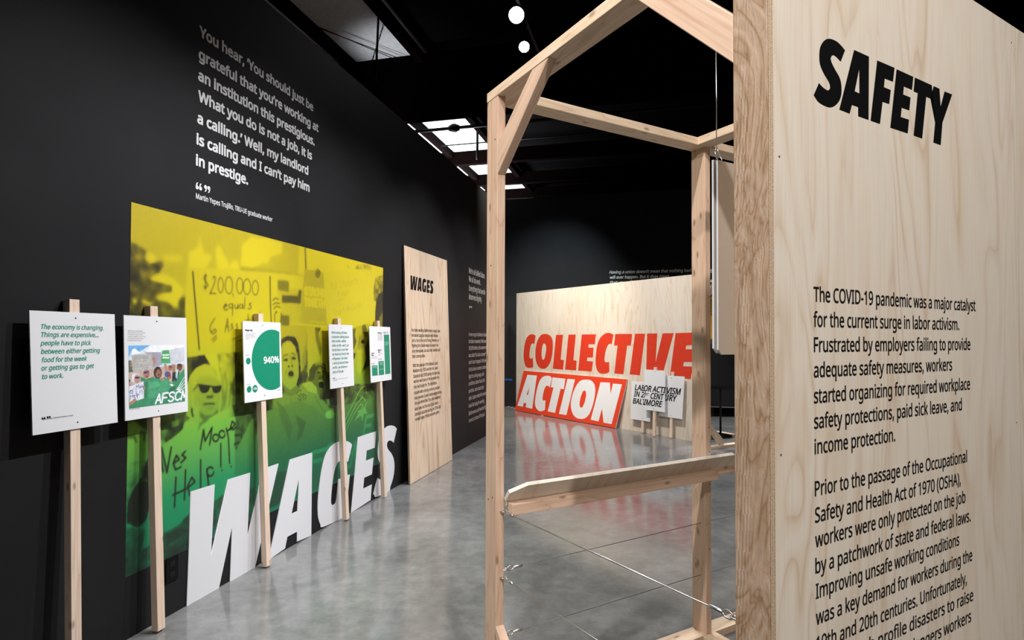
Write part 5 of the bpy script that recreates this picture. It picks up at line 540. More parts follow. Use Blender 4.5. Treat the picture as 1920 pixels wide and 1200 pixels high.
# spotlights on their track
p = thing('lighting_track', 'long black lighting track under the dark ceiling carrying two lit spotlights', 'track', frame(W(5, 1.0, 5.35), WT, ZV, WN))
box('track_rail', frame(W(4.2, 1.0, 5.35), WT, ZV, WN), 0, 5.2, -0.018, 0.018, -0.018, 0.018, M_DKMET, p)
for t in (4.6, 9.0):
    tube('hanger', [W(t, 1.0, 5.36), W(t, 1.0, 6.2)], 0.006, M_DKMET, p)
M_LENS = glow('lit_lens', (0.95, 0.97, 1.0), 60.0)
def spotlight(pos, aim, r, label, energy):
    d = (Vector(aim) - pos).normalized(); x = d.cross(ZV).normalized(); y = x.cross(d)
    fr = frame(pos, x, y, d)
    t = thing('spotlight', label, 'spotlight', fr, 'lit track spotlights')
    bm = bmesh.new(); bm_tube(bm, [(0, 0, -0.20), (0, 0, -0.17), (0, 0, -0.02), (0, 0, 0.0)], [r*0.6, r*1.0, r*1.12, r*1.16], 20)
    finish(bm, 'housing', M_DKMET, fr, t, True)
    bm = bmesh.new(); bm_tube(bm, [(0, 0, 0.001), (0, 0, 0.006), (0, 0, 0.014)], [r, r*0.9, r*0.5], 24)
    finish(bm, 'lens', M_LENS, fr, t, True)
    e = pos - d*0.1; tube('stem', [e, W(e.dot(WT), 1.0, 5.345)], 0.012, M_DKMET, t)
    lamp('spotlight_beam', 'SPOT', pos + d * 0.03, aim, energy, COOL, r, 40, 0.6)
spotlight(W(5.97, 1.06, 5.0), (0.15, 1.2, 1.0), 0.082, 'upper and larger of the two bright spotlights against the black ceiling', 60)
spotlight(W(6.65, 0.99, 5.0), (0.75, 2.0, 1.4), 0.062, 'lower and smaller of the two bright spotlights against the black ceiling', 40)

# dark doorway in the back wall
d1 = box('door_1', WFR, BK - 0.04, BK, 0, 2.42, -0.84, -0.25, M_CLOTH, bev=0.004); struct(d1)
box('door_handle', WFR, BK - 0.09, BK - 0.04, 0.98, 1.12, -0.36, -0.33, M_DKMET, d1, 0.004)
tag(box('tape_strip', WFR, BK - 0.046, BK - 0.0405, 0.565, 0.60, -0.82, -0.55, plain('blue_tape', (0.01, 0.10, 0.40), 0.5)), 'short strip of blue tape low on the black door', 'tape')

# ------------------------------------------------------------------ vinyl lettering on the walls
q = thing('wall_quote', 'large white quotation lettered high on the dark left wall above the mural', 'lettering', frame(W(2.69, 0, 2.3), WT, ZV, WN))
lettering('quotation_text', [TX['quote']], M_WTXT, WFR, q, res=4)
tag(quote_marks('quotation_mark', TX['quote_mark'], M_WTXT, WFR, q), 'heavy opening and closing quotation marks')
tag(lettering('attribution', [TX['quote_by']], M_WTXT, WFR, q), 'small name line under the quotation')
q = thing('wall_quote', 'smaller pale quotation on the dark wall between the leaning sheet and the timber post', 'lettering', frame(W(7.57, 0, 0.3), WT, ZV, WN))
lettering('quotation_text', [TX['side_quote']], M_SIDE, WFR, q, cond=0.72)
quote_marks('quotation_mark', TX['side_mark'], M_SIDE, WFR, q)
lettering('body_text', [TX['side_body']], M_SIDE, WFR, q, cond=0.78, res=2)
BFR = frame(WO + WT * (BK - 0.001), WN, ZV, -WT)
q = tag(lettering('wall_quote', [TX['back']], M_WTXT, BFR), 'pale italic quotation on the back wall, half hidden by the plywood wall', 'lettering')

# ------------------------------------------------------------------ the mural
MW, MH = 2.702, 1.849
def raster(nx, ny, wmm, hmm, base):
    g = np.full((ny, nx), base, np.float32)
    X = (np.arange(nx)) * (wmm / (nx - 1)); Y = (np.arange(ny)) * (hmm / (ny - 1))
    return g, X, Y
def mask_poly(X, Y, pts):
    p = np.array(pts, float)
    i0, i1 = np.searchsorted(X, [p[:, 0].min(), p[:, 0].max()]); j0, j1 = np.searchsorted(Y, [p[:, 1].min(), p[:, 1].max()])
    if i1 <= i0 or j1 <= j0: return None
    gx, gy = np.meshgrid(X[i0:i1], Y[j0:j1]); ins = np.zeros(gx.shape, bool)
    for (x0, y0), (x1, y1) in zip(p, np.roll(p, -1, 0)):
        if y0 == y1: continue
        c = (gy >= min(y0, y1)) & (gy < max(y0, y1))
        ins ^= c & (gx < x0 + (gy - y0) * (x1 - x0) / (y1 - y0))
    return slice(j0, j1), slice(i0, i1), ins.astype(np.float32)
def mask_line(X, Y, pts, wd):
    p = np.array(pts, float); r = wd / 2 + 3
    i0, i1 = np.searchsorted(X, [p[:, 0].min() - r, p[:, 0].max() + r]); j0, j1 = np.searchsorted(Y, [p[:, 1].min() - r, p[:, 1].max() + r])
    if i1 <= i0 or j1 <= j0: return None
    gx, gy = np.meshgrid(X[i0:i1], Y[j0:j1]); dm = np.full(gx.shape, 1e9)
    for a, b in zip(p, p[1:]):
        d = b - a; l = max(d @ d, 1e-9); s = np.clip(((gx - a[0]) * d[0] + (gy - a[1]) * d[1]) / l, 0, 1)
        dm = np.minimum(dm, np.hypot(gx - a[0] - s * d[0], gy - a[1] - s * d[1]))
    cell = X[1] - X[0]
    return slice(j0, j1), slice(i0, i1), np.clip((wd / 2 - dm) / cell + 0.5, 0, 1).astype(np.float32)
def blur(g, n):
    for _ in range(n):
        h = np.pad(g, 1, mode='edge')
        g = (h[:-2, 1:-1] + h[2:, 1:-1] + h[1:-1, :-2] + h[1:-1, 2:] + 4 * h[1:-1, 1:-1]) / 8
    return g
def blotch(nx, ny, seed):
    rs = np.random.RandomState(seed); out = np.zeros((ny, nx), np.float32)
    for c, a in ((9, .5), (5, .35), (3, .3)):
        s = rs.rand(ny // c + 3, nx // c + 3).astype(np.float32)
        yy = np.arange(ny) / c; xx = np.arange(nx) / c; yi = yy.astype(int); xi = xx.astype(int); fy = (yy - yi)[:, None]; fx = (xx - xi)[None, :]
        out += a * ((s[yi][:, xi] * (1 - fy) + s[yi + 1][:, xi] * fy) * (1 - fx) + (s[yi][:, xi + 1] * (1 - fy) + s[yi + 1][:, xi + 1] * fy) * fx)
    return out / 1.15 - 0.5
def grid_mesh(name, nx, ny, wd, ht, z):
    X = np.linspace(0, wd, nx); Y = np.linspace(0, ht, ny); gx, gy = np.meshgrid(X, Y)
    co = np.stack([gx, gy, np.full(gx.shape, z)], -1).reshape(-1, 3)
    idx = np.arange(nx * ny).reshape(ny, nx)
    q = np.stack([idx[:-1, :-1], idx[:-1, 1:], idx[1:, 1:], idx[1:, :-1]], -1).reshape(-1, 4)
    me = bpy.data.meshes.new(name); me.vertices.add(len(co)); me.vertices.foreach_set('co', co.astype(np.float32).ravel())
    me.loops.add(q.size); me.loops.foreach_set('vertex_index', q.astype(np.int32).ravel())
    me.polygons.add(len(q)); me.polygons.foreach_set('loop_start', np.arange(0, q.size, 4, dtype=np.int32))
    me.update(calc_edges=True)
    return me
NX, NY = 601, 411
g, X, Y = raster(NX, NY, MW * 1000, MH * 1000, 0.6)
bl = blotch(NX, NY, 3)
for s in MURAL:
    if s[0] == 'b': g = blur(g, s[1]); continue
    if s[0] == 'p':
        r = mask_poly(X, Y, s[3])
        if r is None: continue
        a, b_, k = r; val = s[1] + (bl[a, b_] * 0.75 if s[2] else bl[a, b_] * 0.05)
    else:
        r = mask_line(X, Y, s[3], s[2] * (1.0 if s[2] < 16 else 0.9))
        if r is None: continue
        a, b_, k = r; val = s[1]
    g[a, b_] = g[a, b_] * (1 - k) + val * k
g = np.clip((blur(g, 1) - 0.55) * 1.3 + 0.55, 0.02, 0.99)
me = grid_mesh('wall_mural', NX, NY, MW, MH, 0.0)
at = me.attributes.new('tone', 'FLOAT', 'POINT'); at.data.foreach_set('value', g.astype(np.float32).ravel())
me.materials.append(mural_mat())
MFR = frame(W(2.281, 0.0012, 0.309), WT, ZV, WN)
tag(link(bpy.data.objects.new('wall_mural', me), MFR), 'yellow to green halftone photograph of protesters printed on the dark left wall', 'mural')

# cut-out letters standing along the foot of the mural
LNAME = dict(W='first and nearest', A='second', G='third', E='fourth', S='last and farthest')
for ch in 'WAGES':
    rg = [mm(r) for r in WLET[ch]]
    x0 = min(p[0] for r in rg for p in r)
    rg = [[(x - x0, y if y > 0.013 else 0.0) for x, y in r] for r in rg]
    me = rings_mesh('cutout_letter', rg, 0.005, ch in 'GS'); me.materials.append(M_WLET)
    o = link(bpy.data.objects.new('cutout_letter', me), frame(W(x0, 0.0045, 0.0002), WT, ZV, WN))
    tag(o, 'big white cut-out letter %s, %s of the word under the mural' % (ch, LNAME[ch]), 'letter', 'white cut-out letters of WAGES')

# socket box low on the wall
p = thing('wall_outlet', 'black power outlet low on the wall behind the second picket sign', 'outlet', frame(W(2.56, 0, 0.24), WT, ZV, WN))
fr = frame(W(2.56, 0, 0.245), WT, ZV, WN)
box('cover_plate', fr, -0.04, 0.04, -0.065, 0.065, 0, 0.007, M_BLACK, p, 0.002)
for dy in (-0.028, 0.028): box('socket', fr, -0.016, 0.016, dy - 0.014, dy + 0.014, 0.007, 0.0085, M_DKMET, p, 0.0005)

# ------------------------------------------------------------------ the five picket signs along the left wall
def leanframe(fn, ob, ot, zt):
    o0 = fn(0, ob, 0); o1 = fn(0, ot, zt); t = fn(1, ob, 0) - o0
    up = (o1 - o0).normalized(); return frame(o0, t, up, t.cross(up))
LAB = ['nearest white picket sign, green quotation about the economy, against the bare dark wall',
       'white picket sign with a colour photograph of protesters, by the mural edge',
       'white picket sign with a large green circle reading 940%, before the mural',
       'white picket sign with ten lines of green italic text, before the mural',
       'white picket sign with three green bars, at the far edge of the mural']
def shift(b, ox, oy):
    return (b[0], b[1], b[2], [(l[0], l[1] - ox, l[2] - oy, None if l[3] is None else l[3] - ox) for l in b[3]])
def picket(fn, ob, ot, zt, sg, label, group, wd=0.045, th=0.038, bt=0.006, sink=0.0):
    fr0 = leanframe(fn, ob, ot, zt)
    tb, tt, L = sg['tb']/1000.0, sg['tt']/1000.0, sg['L']/1000.0
    T = thing('picket_sign', label, 'sign', frame(fn(tb, ob - th/2, 0), fr0.col[0].xyz, fr0.col[1].xyz, fr0.col[2].xyz), group)
    X_, U_, N_ = (fr0.col[i].xyz for i in range(3)); o0 = fr0.translation
    s0 = o0 + X_*tb - N_*th/2 + U_*0.012; s1 = o0 + X_*tt + U_*L - N_*th/2
    lumber('stick', s0, s1, X_, wd, th, M_STICK, T, 0.0015)
    c = sg['cor']
    xl = (c[0][0] + c[3][0])/2000.0; xr = (c[1][0] + c[2][0])/2000.0; y0 = (c[0][1] + c[1][1])/2000.0; y1 = (c[2][1] + c[3][1])/2000.0
    sh = (c[3][0] - c[0][0])/1000.0
    bf = frame(o0 + X_*xl + U_*y0 + N_*0.0004, X_, U_, N_)
    w_, h_ = xr - xl, y1 - y0
    bo = prism('sign_board', bf, [(-sh/2, 0), (w_ - sh/2, 0), (w_ + sh/2, h_), (sh/2, h_)], 0, bt, M_WHITE, T)
    return T, bo, bf, xl*1000, y0*1000, bt
def bolts(bo, bf, pts, ox, oy, bt, r=0.0032):
    for x, y in pts:
        bm = bmesh.new(); bm_tube(bm, [(0, 0, 0), (0, 0, 0.0012), (0, 0, 0.002)], [r, r, r*0.6], 10)
        finish(bm, 'bolt', M_BLACK, bf @ Matrix.Translation(((x-ox)/1000.0, (y-oy)/1000.0, bt)), bo, True)
GRP = 'picket signs leaning on the left wall'
def bars(name, pairs, h, mat, bf, bo, ox, oy, z):
    flat(name, [[(a[0]-ox, a[1]-oy), (b[0]-ox, b[1]-oy), (b[0]-ox, b[1]-oy+h), (a[0]-ox, a[1]-oy+h)] for a, b in pairs], mat, bf, bo, z)
PKS = [picket(W, s['ob']/1000.0, 0.045, 1.65, s, LAB[i], GRP) for i, s in enumerate(SG)]
T, bo, bf, ox, oy, bt = PKS[0]; z1 = bt + 0.0005
tag(lettering('quotation', [shift(TX['s1'], ox, oy)], M_GREEN, bf, bo, z1), 'green italic text')
quote_marks('quotation_mark', TX['s1m'], M_BLACK, bf, bo, z1, ox, oy)
lettering('attribution', [shift(TX['s1b'], ox, oy)], M_DKTXT, bf, bo, z1, res=2)
T, bo, bf, ox, oy, bt = PKS[1]; z1 = bt + 0.0005
lettering('caption', [shift(TX['s2'], ox, oy)], M_GREY, bf, bo, z1, res=2)
bars('credit_line', [(S2CAP[0], S2CAP[1])], 2.2, M_GREY, bf, bo, ox, oy, z1)
px0, px1 = PHOTO[0][0], PHOTO[1][0]; py0, py1 = (PHOTO[0][1] + PHOTO[1][1])/2, (PHOTO[2][1] + PHOTO[3][1])/2
nx, ny = 225, 203
rgb = np.zeros((ny, nx, 3), np.float32); Xp = np.linspace(px0, px1, nx); Yp = np.linspace(py0, py1, ny)
for col, pts in PH:
    r = mask_poly(Xp, Yp, pts)
    if r is None: continue
    a, b_, k = r; rgb[a, b_] = rgb[a, b_] * (1 - k[..., None]) + np.array(col, np.float32) * k[..., None]
for c3 in range(3): rgb[..., c3] = blur(rgb[..., c3], 2) * (1 + 0.5 * blotch(nx, ny, 11))
for col, (wd, pts) in PS:
    r = mask_line(Xp, Yp, pts, wd * 1.6)
    if r is None: continue
    a, b_, k = r; rgb[a, b_] = rgb[a, b_] * (1 - k[..., None]) + np.array(col, np.float32) * k[..., None]
rgb = np.clip(rgb, 0, 1)
me = grid_mesh('photograph', nx, ny, (px1 - px0)/1000.0, (py1 - py0)/1000.0, 0)
ca = me.attributes.new('print', 'FLOAT_COLOR', 'POINT')
ca.data.foreach_set('color', np.concatenate([rgb, np.ones((ny, nx, 1), np.float32)], -1).ravel())
me.materials.append(attr_mat('colour_print', 'print'))
tag(link(bpy.data.objects.new('photograph', me), bf @ Matrix.Translation(((px0-ox)/1000.0, (py0-oy)/1000.0, z1)), bo), 'colour photograph of a crowd in green with hand-lettered signs')
T, bo, bf, ox, oy, bt = PKS[2]; z1 = bt + 0.0005
lettering('title', [shift(TX['s3t'], ox, oy)], M_BLACK, bf, bo, z1)
lettering('caption', [shift(TX['s3'], ox, oy)], M_GREY, bf, bo, z1, res=2)
bg = S3['big']; R = (bg[1][1] - bg[2][1])/2.0; cy = (bg[1][1] + bg[2][1])/2.0; cx = bg[0][0] + R; xc = (bg[3][0] + bg[4][0])/2.0
cut = math.acos((xc - cx)/R) if xc < cx + R else 0
arc = [(cx + R*math.cos(cut + (2*math.pi - 2*cut)*k/70.0) - ox, cy + R*math.sin(cut + (2*math.pi - 2*cut)*k/70.0) - oy) for k in range(71)]
flat('pie_circle', [arc], M_GREEN, bf, bo, z1)
for s in S3['small']:
    r = (s[1][1] - s[2][1])/2.0
    flat('small_circle', [disc(s[0][0] + r - ox, (s[1][1] + s[2][1])/2.0 - oy, r)], M_GREEN, bf, bo, z1)
for k in ('s3n', 's3p'): lettering('percentage', [shift(TX[k], ox, oy)], M_WHITE, bf, bo, z1 + 0.0004)
b_ = S3['bars']; bars('fine_print', [(b_[i], b_[i+1]) for i in (0, 2, 4, 6)], 2.6, M_GREY, bf, bo, ox, oy, z1)
T, bo, bf, ox, oy, bt = PKS[3]; z1 = bt + 0.0005
tag(lettering('quotation', [shift(TX['s4'], ox, oy)], M_GREEN, bf, bo, z1), 'green italic text')
quote_marks('quotation_mark', TX['s4m'], M_BLACK, bf, bo, z1, ox, oy)
bars('attribution', [(S4B[0], S4B[1]), (S4B[2], S4B[3])], 3, M_GREY, bf, bo, ox, oy, z1)
T, bo, bf, ox, oy, bt = PKS[4]; z1 = bt + 0.0005
for s in S5: flat('chart_bar', [sp(s, ox, oy)], M_GREEN, bf, bo, z1)
for b in TX['s5n']: lettering('amount', [shift(b, ox, oy)], M_DKTXT, bf, bo, z1)
for a, c in ((0, 1), (1, 3), (3, 5)): lettering('bar_title', [shift(b, ox, oy) for b in TX['s5t'][a:c]], M_BLACK, bf, bo, z1)
bars('fine_print', list(zip(S5B[:6], S5B[6:12])) + [(S5B[i], S5B[i+1]) for i in range(12, 20, 2)], 3, M_GREY, bf, bo, ox, oy, z1)
bars('bar_captions', [(S5W[i], S5W[i+1]) for i in range(0, 20, 2)], 4, plain('pale_green_print', (0.35, 0.55, 0.45), 0.5), bf, bo, ox, oy, z1 + 0.0004)
for (T, bo, bf, ox, oy, bt), dts in zip(PKS, DOT): bolts(bo, bf, dts, ox, oy, bt)

# ------------------------------------------------------------------ the WAGES plywood sheet leaning on the wall
fr = leanframe(W, 0.1068, 0.02, 2.438)
T = thing('plywood_text_panel', 'tall plywood sheet headed WAGES, leaning on the dark wall past the mural', 'panel', frame(W(5.42, 0.09, 0), fr.col[0].xyz, fr.col[1].xyz, fr.col[2].xyz))
pf = frame(fr.translation + fr.col[0].xyz*5.41 + fr.col[1].xyz*0.004, fr.col[0].xyz, fr.col[1].xyz, fr.col[2].xyz)
prism('plywood_sheet', pf, [(0.0, 0), (1.235, 0), (1.238, 2.448), (-0.005, 2.440)], -0.018, 0.0, [M_PLYB, M_EDGE], T, 0, 1)
A = WPT
rg = []
for ch in 'WAGES':
    rg += [(ch, [mm(r) for r in WLET[ch]])]
allx = [x for _, rr in rg for r in rr for x, _ in r]; gx0, gx1 = min(allx), max(allx)
tx0, tx1 = A[0][0]/1000.0 - 5.41, A[2][0]/1000.0 - 5.41; ty0 = (A[0][1] + A[1][1])/2000.0 - 0.004; thh = ((A[3][1] - A[0][1]) + (A[2][1] - A[1][1]))/2000.0
rings = []
for ch, rr in rg:
    for r in rr:
        r2 = [(tx0 + (x - gx0)/(gx1 - gx0)*(tx1 - tx0), ty0 + y/0.622*thh) for x, y in r]
        rings.append(smooth_ring(r2) if ch in 'GS' else r2)
me = rings_mesh('title', rings); me.materials.append(M_BLACK)
link(bpy.data.objects.new('title', me), pf @ Matrix.Translation((0, 0, 0.0006)), T)
b = TX['wages_body']
b = shift(b, 5410, 4)
for ls in (b[3][:6], b[3][6:]): lettering('paragraph', [b[:3] + (ls,)], M_DKTXT, pf, T, res=2)

# ------------------------------------------------------------------ the far plywood wall, its painted word, the red board and three pickets
CFR = frame(CO, CT, ZV, CN)
T = thing('plywood_wall', 'long freestanding plywood wall painted COLLECTIVE at the far end of the hall', 'wall panel', CFR)
for k, (a, b) in enumerate(((0, 1.22), (1.22, 2.44), (2.44, 3.66), (3.66, 4.62))):
    f2 = frame(CO + CT*(a + 0.0008), CT, ZV, CN)
    prism('plywood_sheet', f2, [(0, 0), (b - a - 0.0016, 0), (b - a - 0.0016, 2.44), (0, 2.44)], -0.019, 0, [M_PLY, M_EDGE], T, 0, 1)
for k in (0.3, 1.5, 2.7, 3.9):
    lumber('backing_stud', CW(k, -0.045, 0), CW(k, -0.045, 2.40), CT, 0.038, 0.05, M_PINE, T)
me = rings_mesh('painted_lettering', [smooth_ring(mm(r), 64) if len(r) > 9 else mm(r) for r in COL]); me.materials.append(M_RED)
tag(link(bpy.data.objects.new('painted_lettering', me), CFR @ Matrix.Translation((0, 0, 0.0008)), T), 'red painted italic word COLLECTIVE')
fr = leanframe(CW, 0.11, 0.02, 0.82)
T = thing('leaning_board', 'red slanted board with white letters ACTION, leaning on the plywood wall', 'sign board', frame(CW(1.5, 0.1, 0), fr.col[0].xyz, fr.col[1].xyz, fr.col[2].xyz))
x_, u__, n__ = (fr.col[i].xyz for i in range(3))
af = frame(fr.translation + u__*0.01, x_, u__, n__)
prism('board', af, [(0.105, 0), (2.985, 0), (3.172, 0.822), (0.29, 0.828)], -0.02, 0.0, [M_REDB, M_WHITE], T, 0, 1)
me = rings_mesh('lettering', [smooth_ring(sp(mm(r), 0, 0.01), 64) if len(r) > 10 else sp(mm(r), 0, 0.01) for r in ACT]); me.materials.append(M_WHITE)
tag(link(bpy.data.objects.new('lettering', me), af @ Matrix.Translation((0, 0, 0.0008)), T), 'white letters ACTION')
PL = ['lowest white picket sign, left of the three on the far plywood wall', 'tallest white picket sign, front middle of the three on the far plywood wall', 'rightmost white picket sign of the three on the far plywood wall']
for k, s in enumerate(PK):
    T, bo, bf, ox, oy, bt = picket(CW, s['ob']/1000.0, s['ot']/1000.0, 1.3, s, PL[k], 'picket signs on the far plywood wall', 0.05, 0.03, 0.006)
    z1 = bt + 0.0006
    bl_ = [shift(TX['p%d' % (k+1)], ox, oy)] + ([shift(TX['p2s'], ox, oy)] if k == 1 else [])
    lettering('lettering', bl_, M_BLACK, bf, bo, z1)
    c = s['cor']; mx_ = (s['tb'] + s['tt'])/2.0
    bolts(bo, bf, [(mx_, c[0][1] + 30), (mx_, c[2][1] - 30)], ox, oy, bt, 0.006)
p = thing('hazard_tape', 'black and white striped tape strip on the floor at the foot of the red board', 'tape', Matrix.Translation((0.3, 11.6, 0)))
e0, e1 = Vector((-0.12, 12.62, 0)), Vector((0.62, 11.10, 0)); d = (e1 - e0); n_ = 22; sd = d.cross(ZV).normalized()*0.03
for col, mt in ((0, M_BLACK), (1, M_WHITE)):
    bm = bmesh.new()
    for k in range(col, n_, 2):
        a = e0 + d*(k/n_); b = e0 + d*((k+1)/n_)
        vs = [a - sd, a + sd, b + sd, b - sd]
        lo = [bm.verts.new(v + ZV*0.0003) for v in vs]; hi = [bm.verts.new(v + ZV*0.0012) for v in vs]
        bm.faces.new(hi); bm.faces.new(lo[::-1])
        for i in range(4): bm.faces.new((lo[i], lo[(i+1) % 4], hi[(i+1) % 4], hi[i]))
    finish(bm, 'black_stripes' if col == 0 else 'white_stripes', mt, I4, p)

# ------------------------------------------------------------------ the timber booth
TOP = 2.487; B1 = 1.2122; A1 = 1.1797; LW, LV, TH = 0.036, 0.089, 0.038
T = thing('timber_booth', 'open timber booth frame of bare studs and beams with wire railings, in the foreground', 'frame', frame(H(0, B1, 0), HU, HV, ZV))
def HL(name, a0, a1, wdir, wd, th, mat, parent=T): return lumber(name, H(*a0), H(*a1), wdir, wd, th, mat, parent)
# posts
HL('post', (LW/2, B1 + LV/2, TH), (LW/2, B1 + LV/2, TOP - TH), HV, LV, LW, M_FIR)
HL('post', (A1 + LW/2, B1 + LV/2, TH), (A1 + LW/2, B1 + LV/2, TOP - TH), HV, LV, LW, M_FIR)
HL('post', (A1 + LW/2, 0.0127 + LV/2, TH), (A1 + LW/2, 0.0127 + LV/2, TOP - TH), HV, LV, LW, M_FIR)
HL('post', (2*A1 + 0.1, B1 + LV/2, TH), (2*A1 + 0.1, B1 + LV/2, TOP - TH), HV, LV, LW, M_FIR)
tag(HL('rough_post', (LW/2, 0.0127 + LV/2, TH), (LW/2, 0.0127 + LV/2, TOP + 0.3), HV, LV, LW, M_ROUGH), 'rough-sawn near post with torn brown grain')
# top beams, flat on the posts
zt = TOP - TH/2
HL('top_beam', (LV/2 - 0.002, 0.10, zt), (LV/2 - 0.002, B1 + LV, zt), HU, LV, TH, M_PINE)
HL('top_beam', (LV, B1 + LV/2, zt), (A1 + LW - LV, B1 + LV/2, zt), HV, LV, TH, M_PINE)
HL('top_beam', (A1 + LW - LV/2, 0.0127, zt), (A1 + LW - LV/2, B1 + LV, zt), HU, LV, TH, M_PINE)
HL('top_beam', (A1 + LW, B1 + LV/2, zt), (2*A1 + 0.14, B1 + LV/2, zt), HV, LV, TH, M_PINE)
HL('cross_joist', (0.30, 0.45, zt), (A1 + LW - LV, 0.45, zt), HV, LV, TH, M_PINE)
# base rails on the floor
zb = TH/2
HL('base_rail', (0, B1 + LV/2, zb), (A1 + LW, B1 + LV/2, zb), HV, LV, TH, M_PINE)
HL('base_rail', (A1 + LW + 0.002, B1 + LV/2 + 0.0, zb), (2*A1 + 0.14, B1 + LV/2, zb), HV, LV, TH, M_PINE)
HL('base_rail', (LW/2 + 0.026, 0.0127, zb), (LW/2 + 0.026, B1 - 0.002, zb), HU, LV, TH, M_PINE)
HL('base_rail', (A1 + LW/2, 0.0127, zb), (A1 + LW/2, B1 - 0.002, zb), HU, LV, TH, M_PINE)
# knee braces
def brace(pts, a0, a1):
    """pts in the (b, z) plane, running order along the brace: lower-left, lower-right, upper-right, upper-left"""
    P = [Vector(q) for q in pts]
    ax = ((P[2] + P[3])/2 - (P[0] + P[1])/2).normalized(); side = Vector((ax.y, -ax.x))
    c = (P[0] + P[1])/2
    o0 = H(a0, c.x, c.y); zax = HV*ax.x + ZV*ax.y; xax = HV*side.x + ZV*side.y; yax = zax.cross(xax)
    loc = [((q - c).dot(side), (q - c).dot(ax)) for q in P]
    th = a1 - a0; s = 1 if yax.dot(HU) > 0 else -1
    bm = bmesh.new()
    f0 = [bm.verts.new((x, 0, z)) for x, z in loc]; f1 = [bm.verts.new((x, s*th, z)) for x, z in loc]
    fs = [bm.faces.new(f0), bm.faces.new(f1[::-1])] + [bm.faces.new((f0[i], f1[i], f1[(i+1) % 4], f0[(i+1) % 4])) for i in range(4)]
    bmesh.ops.bevel(bm, geom=list(set(e for f in fs for e in f.edges)), offset=0.002, segments=1, affect='EDGES')
    return finish(bm, 'knee_brace', M_FIR, frame(o0, xax, yax, zax), T)
zu = TOP - TH
brace([(B1, 2.135), (B1, 2.255), (B1 - 0.255, zu), (B1 - 0.36, zu)], 0.0, LW)
brace([(0.1017, 2.113), (0.1017, 2.224), (0.33, zu), (0.445, zu)], 0.0, LW)
brace([(B1, 0.37), (B1, 0.25), (B1 - 0.26, TH), (B1 - 0.37, TH)], 0.0, LW)
# reading rails and the sloped board behind them
HL('reading_rail', (LW + 0.002, B1 - 0.045, 0.828), (A1 + 0.012, B1 - 0.045, 0.828), ZV, 0.043, 0.038, M_FIR)
HL('reading_rail', (A1 + LW + 0.004, B1 + 0.03, 0.828), (2*A1 + 0.08, B1 + 0.03, 0.828), ZV, 0.043, 0.06, M_FIR)
sl = math.radians(50)
dn = HV*math.cos(sl) - ZV*math.sin(sl)
bfr = frame(H(0, B1 - 0.077, 0.919), HU, dn, HU.cross(dn))
sgn = 1 if bfr.col[2].z > 0 else -1
BP = [(0.030, 0.035), (0.100, 0.0), (1.292, 0.0), (1.36, 0.035), (1.36, 0.085), (A1 - 0.01, 0.085), (A1 - 0.01, 0.125), (0.045, 0.125), (0.045, 0.085), (0.030, 0.085)]
bm = bmesh.new(); bm_prism(bm, BP, *((0.0, 0.012) if sgn > 0 else (-0.012, 0.0)))
finish(bm, 'reading_board', M_PLY, bfr, T)
bm = bmesh.new(); bm_prism(bm, BP, *((0.0122, 0.0152) if sgn > 0 else (-0.0152, -0.0122)))
tag(finish(bm, 'board_facing', M_WHITE, bfr, T), 'thin white printed facing on the sloped board')
# wire railings with hooks and ferrules
def wire(p0, p1, ends=(True, True), r=0.0022, m=None):
    p0 = Vector(p0); p1 = Vector(p1); d = (p1 - p0).normalized()
    a = p0 + d*0.055 if ends[0] else p0; b = p1 - d*0.055 if ends[1] else p1
    w_ = tube('wire_rope', [a, b], r, m or M_STEEL, T, 8)
    for e, q, s in ((ends[0], p0, 1), (ends[1], p1, -1)):
        if not e: continue
        dd = d*s
        tube('ferrule', [q + dd*0.048, q + dd*0.052, q + dd*0.088, q + dd*0.092], [0.003, 0.006, 0.006, 0.003], M_STEEL, w_, 10)
        side = dd.cross(ZV).normalized()
        bm = bmesh.new()
        for c0, rad, ax in ((q + dd*0.012, 0.011, side), (q + dd*0.034, 0.012, ZV)):
            ring = [c0 + dd*rad*1.25*math.cos(2*math.pi*k/14) + ax*rad*0.75*math.sin(2*math.pi*k/14) for k in range(15)]
            bm_tube(bm, ring, 0.0024, 6)
        bm_tube(bm, [q - dd*0.012, q + dd*0.004], 0.003, 6)
        finish(bm, 'hook', M_STEEL, I4, w_, True)
for z in (0.575, 0.32):
    wire(H(LW + 0.001, B1 + 0.012, z), H(A1 - 0.004, B1 + 0.03, z), (True, False), 0.0015, M_CABLE)
    wire(H(A1 + LW, B1 + 0.03, z), H(2*A1 + 0.09, B1 + 0.03, z), (False, False), 0.0015, M_CABLE)
for z in (0.812, 0.555):
    wire(H(0.026, B1 + 0.004, z), H(0.020, 0.103, z + 0.045), (True, True), 0.0024)
# screws
def screw(q, d):
    bm = bmesh.new(); bm_tube(bm, [(0, 0, 0), d*0.0012], [0.004, 0.003], 10)
    finish(bm, 'screw', M_SCREW, Matrix.Translation(H(*q)), T)
for q in ((0, B1 + 0.05, 1.78), (0, B1 + 0.064, 0.845), (0, B1 + 0.03, 0.86), (0, B1 + 0.02, 2.28)): screw(q, -HU)
for q in ((A1 + 0.025, B1, 1.7), (A1 + 0.025, B1, 0.77), (A1 + 0.025, B1, 0.93), (A1 + 0.025, B1, 0.45), (A1 + 0.02, B1, 1.05)): screw(q, -HV)

